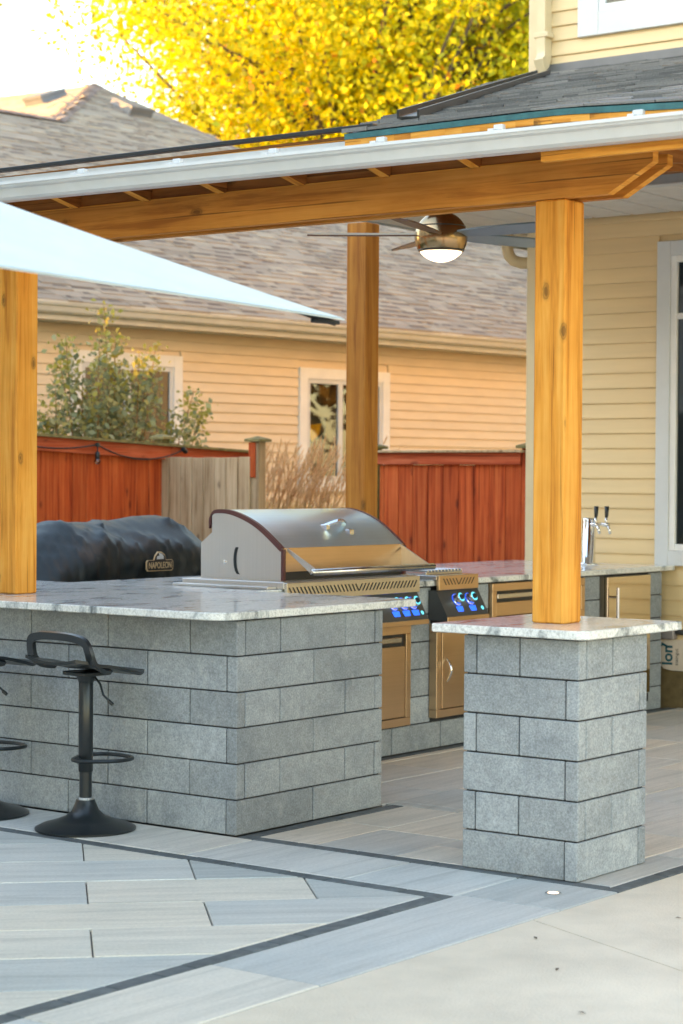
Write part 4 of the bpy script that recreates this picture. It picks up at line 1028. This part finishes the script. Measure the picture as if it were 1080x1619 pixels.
# ================================================================== NEIGHBOUR HOUSE
nA = Vector((13.73, 13.9, 0)); nt = Vector((.993, -.119, 0)).normalized(); nn_ = Vector((-nt.y, nt.x, 0))
def NP(s, o, z): return nA+nt*s+nn_*o+Vector((0, 0, z))
nrot = math.atan2(nt.y, nt.x)
nb = thing('neighbour_house', 'single-storey buff sided house with brown hip roof behind the fence', 'house', NP(4, 4, 0))
def nbox(mb, s0, s1, o0, o1, z0, z1):
    P = [NP(s0, o0, z0), NP(s1, o0, z0), NP(s1, o1, z0), NP(s0, o1, z0), NP(s0, o0, z1), NP(s1, o0, z1), NP(s1, o1, z1), NP(s0, o1, z1)]
    return mb.add(P, [(0, 3, 2, 1), (4, 5, 6, 7), (0, 1, 5, 4), (1, 2, 6, 5), (2, 3, 7, 6), (3, 0, 4, 7)])
nbox(MB(), -4.9, 13, .42, 10, -.08, 3.02).build('wall', M['siding_n'], nb)
holes = [(.738, 2.17, 1.36, 2.735), (3.87, 5.308, 1.36, 2.70)]
for a, b, z0, z1 in run(.35, 2.99, holes, -4, 13, .1016):
    L = b-a; h = z1-z0; k = ('nsiding', round(L, 3), round(h, 3))
    if k not in CACHE:
        CACHE[k] = MB().prism([(.012, -h/2), (.012, h/2), (0, h/2), (-.014, -h/2+.012), (-.014, -h/2+.002), (-.010, -h/2)], 'x', -L/2, L/2).mesh('siding_board', M['siding_n'])
    put(bpy.data.objects.new('siding_board', CACHE[k]), nb, NP((a+b)/2, .405, (z0+z1)/2), nrot)
nbox(MB(), -4.2, 13.2, .10, .44, 2.985, 3.0).build('soffit', M['gutter_n'], nb)
nbox(MB(), -4.2, 13.2, .085, .11, 2.985, 3.15).build('fascia', M['gutter_n'], nb)
ngp = [(.082, 3.155), (.082, 3.045), (.03, 3.043), (.012, 3.06), (-.002, 3.105), (-.02, 3.115), (-.03, 3.14), (-.03, 3.155), (-.02, 3.156), (.0, 3.125), (.02, 3.065), (.07, 3.055), (.076, 3.155)]
ng = MB(); n = len(ngp); ng.add([NP(-4.2, o, z) for o, z in ngp]+[NP(13.2, o, z) for o, z in ngp], [(i, (i+1) % n, n+(i+1) % n, n+i) for i in range(n)])
ng.build('gutter', M['gutter_n'], nb, fix=True)
def nwin(s0, s1, z0, z1, mull, room, tw=.115, S=.05):
    f = MB(); nbox(f, s0, s0+tw, .37, .42, z0, z1); nbox(f, s1-tw, s1, .37, .42, z0, z1); nbox(f, s0+tw, s1-tw, .371, .42, z0, z0+tw); nbox(f, s0+tw, s1-tw, .371, .42, z1-tw, z1)
    w = f.build('window', M['wtrim_n'], nb); a, b, c, d = s0+tw, s1-tw, z0+tw, z1-tw; f = MB()
    nbox(f, a, a+S, .382, .42, c, d); nbox(f, b-S, b, .382, .42, c, d); nbox(f, a+S, b-S, .3825, .42, c, c+S); nbox(f, a+S, b-S, .3825, .42, d-S, d); nbox(f, mull-.035, mull+.035, .379, .42, c+S, d-S)
    f.build('sash', M['wtrim'], w)
    for p, q in ((a+S, mull-.035), (mull+.035, b-S)):
        MB().add([NP(p, .398, c+S), NP(q, .398, c+S), NP(q, .398, d-S), NP(p, .398, d-S)], [(0, 1, 2, 3)]).build('pane', M['glass'], w)
        nbox(MB(), p, q, .404, .408, c+S, d-S).build('blind', room, w)
    return w
w_ = nwin(.738, 2.17, 1.36, 2.735, 1.445, M['room_g']); w_ = nwin(3.87, 5.308, 1.36, 2.70, 4.51, M['room'])
pc = MB(); nbox(pc, 4.03, 4.30, .4025, .4038, 1.80, 2.17); pc.build('blue_panel', M['panel_blue'], w_)  # blue panel with a yellow patch behind the pane
pc = MB(); pc.add([NP(4.05, .402, 2.08), NP(4.23, .402, 2.10), NP(4.20, .402, 1.98), NP(4.09, .402, 1.90), NP(4.04, .402, 1.97)], [(0, 1, 2, 3, 4)]); pc.build('yellow_patch', M['patch_yel'], w_)
# roof
NS = .5
def nr(s, o, dz=0): return NP(s, o, 3.165+NS*o+dz)
RPOLY = [(-5, -.02), (13.3, -.02), (13.3, 4.4), (8.95, 4.55), (8.40, 5.45), (7.28, 8.06), (4.89, 5.94), (-5, 5.90)]
nroof = MB().add([nr(s, o, -.008) for s, o in RPOLY], [tuple(range(len(RPOLY)))]).build('roof', M['shingle_h'], nb)
def inpoly(s, o):
    c = False; n = len(RPOLY)
    for i in range(n):
        (x1, y1), (x2, y2) = RPOLY[i], RPOLY[(i+1) % n]
        if (y1 > o) != (y2 > o) and s < (x2-x1)*(o-y1)/(y2-y1)+x1: c = not c
    return c
tabs = []; o = -.03; row = 0; CO = .143*math.cos(math.atan(NS))
while o < 8.1:
    s = -5+(row*.19 % .33)
    while s < 13.3:
        wd = random.choice((.14, .18, .24, .30, .36))
        if inpoly(s+wd/2, max(.0, o+.06)): tabs.append((s+.002, s+wd-.002, o+random.uniform(-.004, .004), o+CO*1.1, random.choice((.008, .012, .019, .021))))
        s += wd
    o += CO; row += 1
def ntab(mb, q, c=Vector()):
    s0, s1, o0, o1, t = q
    P = [nr(s0, o0, .001), nr(s1, o0, .001), nr(s1, o1, .001), nr(s0, o1, .001), nr(s0, o0, t), nr(s1, o0, t), nr(s1, o1, .005), nr(s0, o1, .005)]
    mb.add([p-c for p in P], [(0, 3, 2, 1), (4, 5, 6, 7), (0, 1, 5, 4), (1, 2, 6, 5), (2, 3, 7, 6), (3, 0, 4, 7)])
near = [q for q in tabs if .3 < q[0] < 9.5][:300]; ns_ = set(near)
for q in near:
    c = nr((q[0]+q[1])/2, (q[2]+q[3])/2); mb = MB(); ntab(mb, q, c); mb.build('shingle', M['shingle_n'], nroof, loc=c)
rest = MB()
for q in tabs:
    if q not in ns_: ntab(rest, q)
tag(rest.build('shingles', M['shingle_n'], nroof), kind='stuff')
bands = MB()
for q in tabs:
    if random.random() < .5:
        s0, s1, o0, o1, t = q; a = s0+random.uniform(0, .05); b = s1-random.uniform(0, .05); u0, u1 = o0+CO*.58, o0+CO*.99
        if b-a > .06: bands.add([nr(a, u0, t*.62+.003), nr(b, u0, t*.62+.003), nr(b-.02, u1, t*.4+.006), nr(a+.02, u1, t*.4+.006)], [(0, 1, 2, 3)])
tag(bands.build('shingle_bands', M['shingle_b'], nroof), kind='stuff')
# upper, sun-facing facet to the left of the hip
Pk = nr(7.28, 8.06, .004); Ak = nr(4.89, 5.94, .004)
FS = (Pk.z-Ak.z)/(7.28-4.89)
def nf(s, o, dz=0): return NP(s, o, Ak.z+FS*(s-4.89)+dz)
FP = [(4.89, 5.94), (7.28, 8.06), (8.15, 11.9), (9.3, 17.0), (4.89, 17.0)]
fo = MB().add([nf(a, b, -.006) for a, b in FP], [tuple(range(5))]).build('upper_roof', M['shingle_h'], nb)
fm = MB(); s_ = 4.87
while s_ < 8.3:
    o_ = 5.7+random.random()*.3
    while o_ < 17:
        wd = random.choice((.18, .24, .30)); mid_o = o_+wd/2
        lo = 5.94+(s_-4.89)*(8.06-5.94)/(7.28-4.89); hi_s = 7.28+(mid_o-8.06)*.2266
        if mid_o > lo and s_+.1 < max(hi_s, 4.9 if mid_o < 8.06 else 0) or (mid_o > lo and mid_o < 8.06):
            t = random.choice((.008, .012, .018)); P = [nf(s_, o_), nf(s_, o_+wd-.004), nf(s_+.13, o_+wd-.004), nf(s_+.13, o_)]
            fm.add([P[0], P[1], P[0]+up*t, P[1]+up*t, P[2]+up*.004, P[3]+up*.004], [(2, 3, 4, 5), (0, 1, 3, 2)])
        o_ += wd
    s_ += .13
tag(fm.build('shingles', M['shingle_n'], fo, fix=False), kind='stuff')
# hip caps
for (a, b) in ((Ak, Pk), (Pk, nr(8.40, 5.45, .004)), (nr(-5, 5.90), Ak)):
    L = (b-a).length; d = (b-a).normalized(); sd2 = d.cross(up).normalized(); k = 0
    while k*.18 < L:
        p = a+d*k*.18; q = p+d*.20; t = .012
        MB().add([p-sd2*.14-up*.035, p+up*(.018+t), p+sd2*.14-up*.035, q-sd2*.14-up*.04, q+up*.018, q+sd2*.14-up*.04, p-sd2*.14-up*.05, p+up*.0, p+sd2*.14-up*.05], [(0, 1, 4, 3), (1, 2, 5, 4), (6, 7, 1, 0), (7, 8, 2, 1)]).build('hip_cap', M['shingle_h'], nroof, fix=True); k += 1
def vent(c, ux, uy, nz_, nm='roof_vent'):
    b = MB(); hw, hl, h = .21, .24, .13
    P = []
    for (a, e, z) in ((-1, -1, 0), (1, -1, 0), (1, 1, 0), (-1, 1, 0), (-.92, -1.0, h), (.92, -1.0, h), (.86, .9, h*.75), (-.86, .9, h*.75)):
        P.append(c+ux*a*hw+uy*e*hl+nz_*z)
    b.add(P, [(0, 3, 2, 1), (4, 5, 6, 7), (0, 1, 5, 4), (1, 2, 6, 5), (2, 3, 7, 6), (3, 0, 4, 7)])
    vo = b.build(nm, M['flash'], nroof)
    b = MB(); P = [c+ux*a*hw+uy*e*hl+nz_*z for (a, e, z) in ((-1.02, -1.06, h*.72), (1.02, -1.06, h*.72), (1.02, -1.06, h*1.08), (-1.02, -1.06, h*1.08), (-.95, .95, h*.80), (.95, .95, h*.80), (-1.02, .9, h*.6), (1.02, .9, h*.6))]
    b.add(P, [(0, 1, 2, 3), (3, 2, 5, 4), (1, 7, 5, 2), (0, 3, 4, 6)]); b.build('vent_hood', M['flash'], vo, fix=True)
fwdn = (nn_+up*NS).normalized()
vent(nr(7.075, 6.989), nt, fwdn, nt.cross(fwdn))
fn_ = (nf(5, 0)-nf(4, 0)).cross(nf(4, 1)-nf(4, 0)).normalized(); fn_ = fn_ if fn_.z > 0 else -fn_
vent(nf(6.570, 8.236), nn_*-1, (nf(5, 0)-nf(4, 0)).normalized(), fn_)

# ================================================================== ADDED HOUSE OUT OF VIEW (blocks the low sun from the yard)
hb = thing('sun_blocker_house', 'unseen pale grey two-storey house added to keep the low sun off the yard', 'house', tuple(sd*9.8+Vector((sd.y, -sd.x, 0))*9))
hp = Vector((sd.y, -sd.x, 0))
def HB(p, a, z): return hp*p+sd*a+Vector((0, 0, z))
def hbox(mb, p0, p1, a0, a1, z0, z1):
    P = [HB(p0, a0, z0), HB(p1, a0, z0), HB(p1, a1, z0), HB(p0, a1, z0), HB(p0, a0, z1), HB(p1, a0, z1), HB(p1, a1, z1), HB(p0, a1, z1)]
    return mb.add(P, [(0, 3, 2, 1), (4, 5, 6, 7), (0, 1, 5, 4), (1, 2, 6, 5), (2, 3, 7, 6), (3, 0, 4, 7)])
hbox(MB(), 1.5, 17.2, 5.6, 14, -.08, 6.1).build('wall', M['wtrim'], hb, fix=True)
rf = MB().add([HB(.9, 5, 6.1), HB(17.8, 5, 6.1), HB(17.8, 14.6, 6.1), HB(.9, 14.6, 6.1), HB(.9, 9.8, 9.6), HB(17.8, 9.8, 9.6)], [(0, 1, 5, 4), (2, 3, 4, 5), (0, 4, 3), (1, 2, 5), (3, 2, 1, 0)]).build('roof', M['shingle_n'], hb, fix=True)
for p in (2.6, 6.0, 9.4, 12.0, 15.0):
    for z in (1.0, 3.7):
        f = MB(); hbox(f, p, p+1.3, 5.54, 5.6, z, z+1.4); w_ = f.build('window', M['wtrim_n'], hb, fix=True)
        f = MB(); hbox(f, p+.1, p+1.2, 5.52, 5.54, z+.1, z+1.3); f.build('pane', M['room_d'], w_, fix=True)

# ================================================================== PLANTS
def leaves(name, C_, size, mat, parent, up_bias=.2, aspect=1.0):
    n = len(C_); r = rng.normal(size=(n, 3)); r[:, 2] += up_bias; r /= np.linalg.norm(r, axis=1)[:, None]
    q = rng.normal(size=(n, 3)); a = np.cross(r, q); a /= np.linalg.norm(a, axis=1)[:, None]; b = np.cross(r, a)
    sz = (size*(.6+.8*rng.random(n)))[:, None]; a = a*sz; b = b*sz*aspect
    k = r*sz*.25
    V = np.stack([C_-a, C_-b*.55+k, C_+a, C_+b*.55+k], axis=1).reshape(-1, 3)
    me = bpy.data.meshes.new(name); me.vertices.add(4*n); me.loops.add(4*n); me.polygons.add(n)
    me.vertices.foreach_set('co', V.ravel()); me.loops.foreach_set('vertex_index', np.arange(4*n)); me.polygons.foreach_set('loop_start', np.arange(n)*4); me.polygons.foreach_set('loop_total', np.full(n, 4))
    me.update(); me.validate(); me.materials.append(mat); o = bpy.data.objects.new(name, me); put(o, parent); return o
def tree(label, base, rx, zc, rzz, nclump, per, leaf, trunk_r, seed, cl=.55, mat=None, ls=.060):
    r = np.random.default_rng(seed); t = thing('maple_tree', label, 'tree', base, None)
    B = Vector(base); top = B+Vector((0, 0, zc+rzz*.5)); br = MB().tube([B, B+Vector((.1, 0, zc*.4)), B+Vector((0, .1, zc)), top], [trunk_r, trunk_r*.8, trunk_r*.5, .05], 10)
    cs = []
    for i in range(nclump):
        d = r.normal(size=3); d /= np.linalg.norm(d); k = r.random()**.42
        p = np.array([rx*d[0]*k, rx*d[1]*k, zc+rzz*d[2]*k]); p[:2] *= 1.0-.25*max(0, (p[2]-zc)/rzz); cs.append(p)
        if i % 2 == 0:
            st = B+Vector((0, 0, zc*(.45+.4*r.random()))); e = B+Vector(p); mid_ = st.lerp(e, .5)+Vector((0, 0, .35)); br.tube([st, mid_, e], [.10, .055, .012], 6)
    br.build('trunk', M['bark'], t, True)
    cs = np.array(cs); L = []
    for c in cs:
        k = max(8, int(per*(.5+r.random()))); w_ = cl*(.55+.8*r.random()); L.append(c+r.normal(size=(k, 3))*np.array([w_, w_, w_*.75]))
    L = np.concatenate(L)+np.array(base); leaves('crown', L, ls, mat or M['leaf_y'], t, .5, 1.15); return t
def cw(r_, f_, z=0): p = rt*r_+fw*f_; return (p.x, p.y, z)
tree('large maple with bright yellow autumn leaves beyond the brown roof', cw(.15, 37, -.09), 4.7, 9.0, 6.2, 330, 420, .1, .26, 3)
tree('yellow autumn maple partly hidden by the upper storey of the house', cw(3.2, 42, -.09), 4.2, 8.6, 6.0, 290, 400, .1, .24, 5)

tree('unseen brown and gold oak tree added for the window reflections', (27.5, 6.0, -.09), 4.6, 5.2, 4.6, 120, 110, .1, .26, 9, .8, M['leaf_b'], .13)  # oak added out of view to give the neighbour's panes a reflection

shb = thing('shrub', 'leafy grey-green shrub with yellowing tips growing behind the red fence', 'shrub', (12.9, 12.3, -.09))
stems = MB(); LC = []; TC = []
tips = [(12.96, 12.3, 2.96), (12.80, 12.2, 2.72), (13.05, 12.25, 2.66), (13.35, 12.25, 2.60), (13.62, 12.3, 2.66), (12.42, 12.3, 2.50), (12.28, 12.2, 2.22), (12.55, 12.35, 2.68), (13.25, 12.4, 2.45), (13.20, 12.3, 2.2), (12.95, 12.2, 2.45), (12.6, 12.2, 2.35), (13.55, 12.35, 2.38), (13.86, 12.3, 2.02), (14.02, 12.2, 2.26), (14.2, 12.25, 2.12), (12.2, 12.3, 2.0), (12.35, 12.3, 1.95), (13.0, 12.4, 2.2), (12.7, 12.3, 2.1)]
for tx, ty, tz in tips:
    b0 = Vector((12.95+random.uniform(-.15, .15)+(tx-12.95)*.35, 12.3+random.uniform(-.1, .1), -.09)); tp_ = Vector((tx, ty, tz)); mid_ = b0.lerp(tp_, .55)+Vector((random.uniform(-.08, .08), random.uniform(-.08, .08), .08))
    pts = [b0.lerp(mid_, k/6).lerp(mid_.lerp(tp_, k/6), k/6) for k in range(7)]; stems.tube(pts, [.012-.0014*k for k in range(7)], 6)
    for k in range(300):
        u = .35+.65*random.random()**.8; i = min(5, int(u*6)); p = pts[i].lerp(pts[i+1], u*6-i); sp = .045+.15*(1.06-u)
        q = p+Vector((random.gauss(0, sp), random.gauss(0, sp), random.gauss(0, .04))); (TC if u > .90 and random.random() < .75 else LC).append(tuple(q))
stems.build('stem', M['stem'], shb, True)
leaves('foliage', np.array(LC), .031, M['leaf_g'], shb, .3, 1.2); leaves('young_foliage', np.array(TC), .026, M['leaf_tip'], shb, .3, 1.2)

og = thing('ornamental_grass', 'clump of tan feathery ornamental grass in front of the neighbouring window', 'grass clump', (13.45, 10.6, -.09))
gb = MB(); gpz = MB()
for k in range(3600):
    b0 = Vector((13.42+random.gauss(0, .20), 10.62+random.gauss(0, .30), -.09)); h = random.uniform(.8, 1.42); ln = Vector((random.gauss(.10, .12), random.gauss(-.05, .17), 0))*h
    pts = [b0, b0+ln*.22+Vector((0, 0, h*.55)), b0+ln*.65+Vector((0, 0, h*.9)), b0+ln*1.1+Vector((0, 0, h))]; w_ = rt*.0035; bb = len(gb.v)
    for i, p in enumerate(pts): s_ = w_*(1-.28*i); gb.v += [tuple(p-s_), tuple(p+s_)]
    gb.f += [(bb+2*i, bb+2*i+1, bb+2*i+3, bb+2*i+2) for i in range(3)]
for k in range(130):
    b0 = Vector((13.42+random.gauss(0, .20), 10.62+random.gauss(0, .30), -.09)); h = random.uniform(1.40, 1.82); ln = Vector((random.gauss(.12, .08), random.gauss(-.08, .12), 0))*h*.7
    P = [b0, b0+ln*.3+Vector((0, 0, h*.6)), b0+ln*.7+Vector((0, 0, h*.86)), b0+ln*1.05+Vector((0, 0, h)), b0+ln*1.35+Vector((0, 0, h+.10))]
    gpz.tube(P[:4], [.003, .003, .0025, .002], 4)
    d = (P[4]-P[2]).normalized()
    for i in range(46):
        u = i/46; p = P[2].lerp(P[4], .25+.75*u); sp = .022*math.sin(math.pi*min(1, u*.9+.08))
        o_ = Vector((random.gauss(0, sp), random.gauss(0, sp), random.gauss(0, sp))); e = p+o_+d*.045; s_ = d.cross(o_+Vector((.001, 0, 0))).normalized()*.0045
        bb = len(gpz.v); gpz.v += [tuple(p-s_), tuple(p+s_), tuple(e)]; gpz.f.append((bb, bb+1, bb+2))
gb.build('blades', M['blade'], og); gpz.build('plumes', M['plume'], og)

# a few dry leaves blown onto the concrete
for (x, y, a, lb) in ((5.42, 3.24, .3, 'small dry leaf amid the concrete panel, between two other leaves'), (5.02, 2.92, 1.9, 'small dry leaf on the concrete, the one farthest from the pillar'), (6.32, 3.30, 2.6, 'small dry leaf on the concrete across the sawn joint from the others'), (5.75, 3.52, .9, 'small dry leaf on the concrete close to the sawn joint and paver edge')):
    lf = MB(); c = Vector((x, y, .0012)); d = Vector((math.cos(a), math.sin(a), 0)); e = Vector((-d.y, d.x, 0))
    lf.add([c-d*.014, c-e*.006+up*.004, c+d*.014+up*.003, c+e*.007+up*.004, c+up*.002], [(0, 1, 4), (1, 2, 4), (2, 3, 4), (3, 0, 4)])
    tag(lf.build('dry_leaf', M['bark']), lb, 'leaf', 'dry leaves on the concrete')
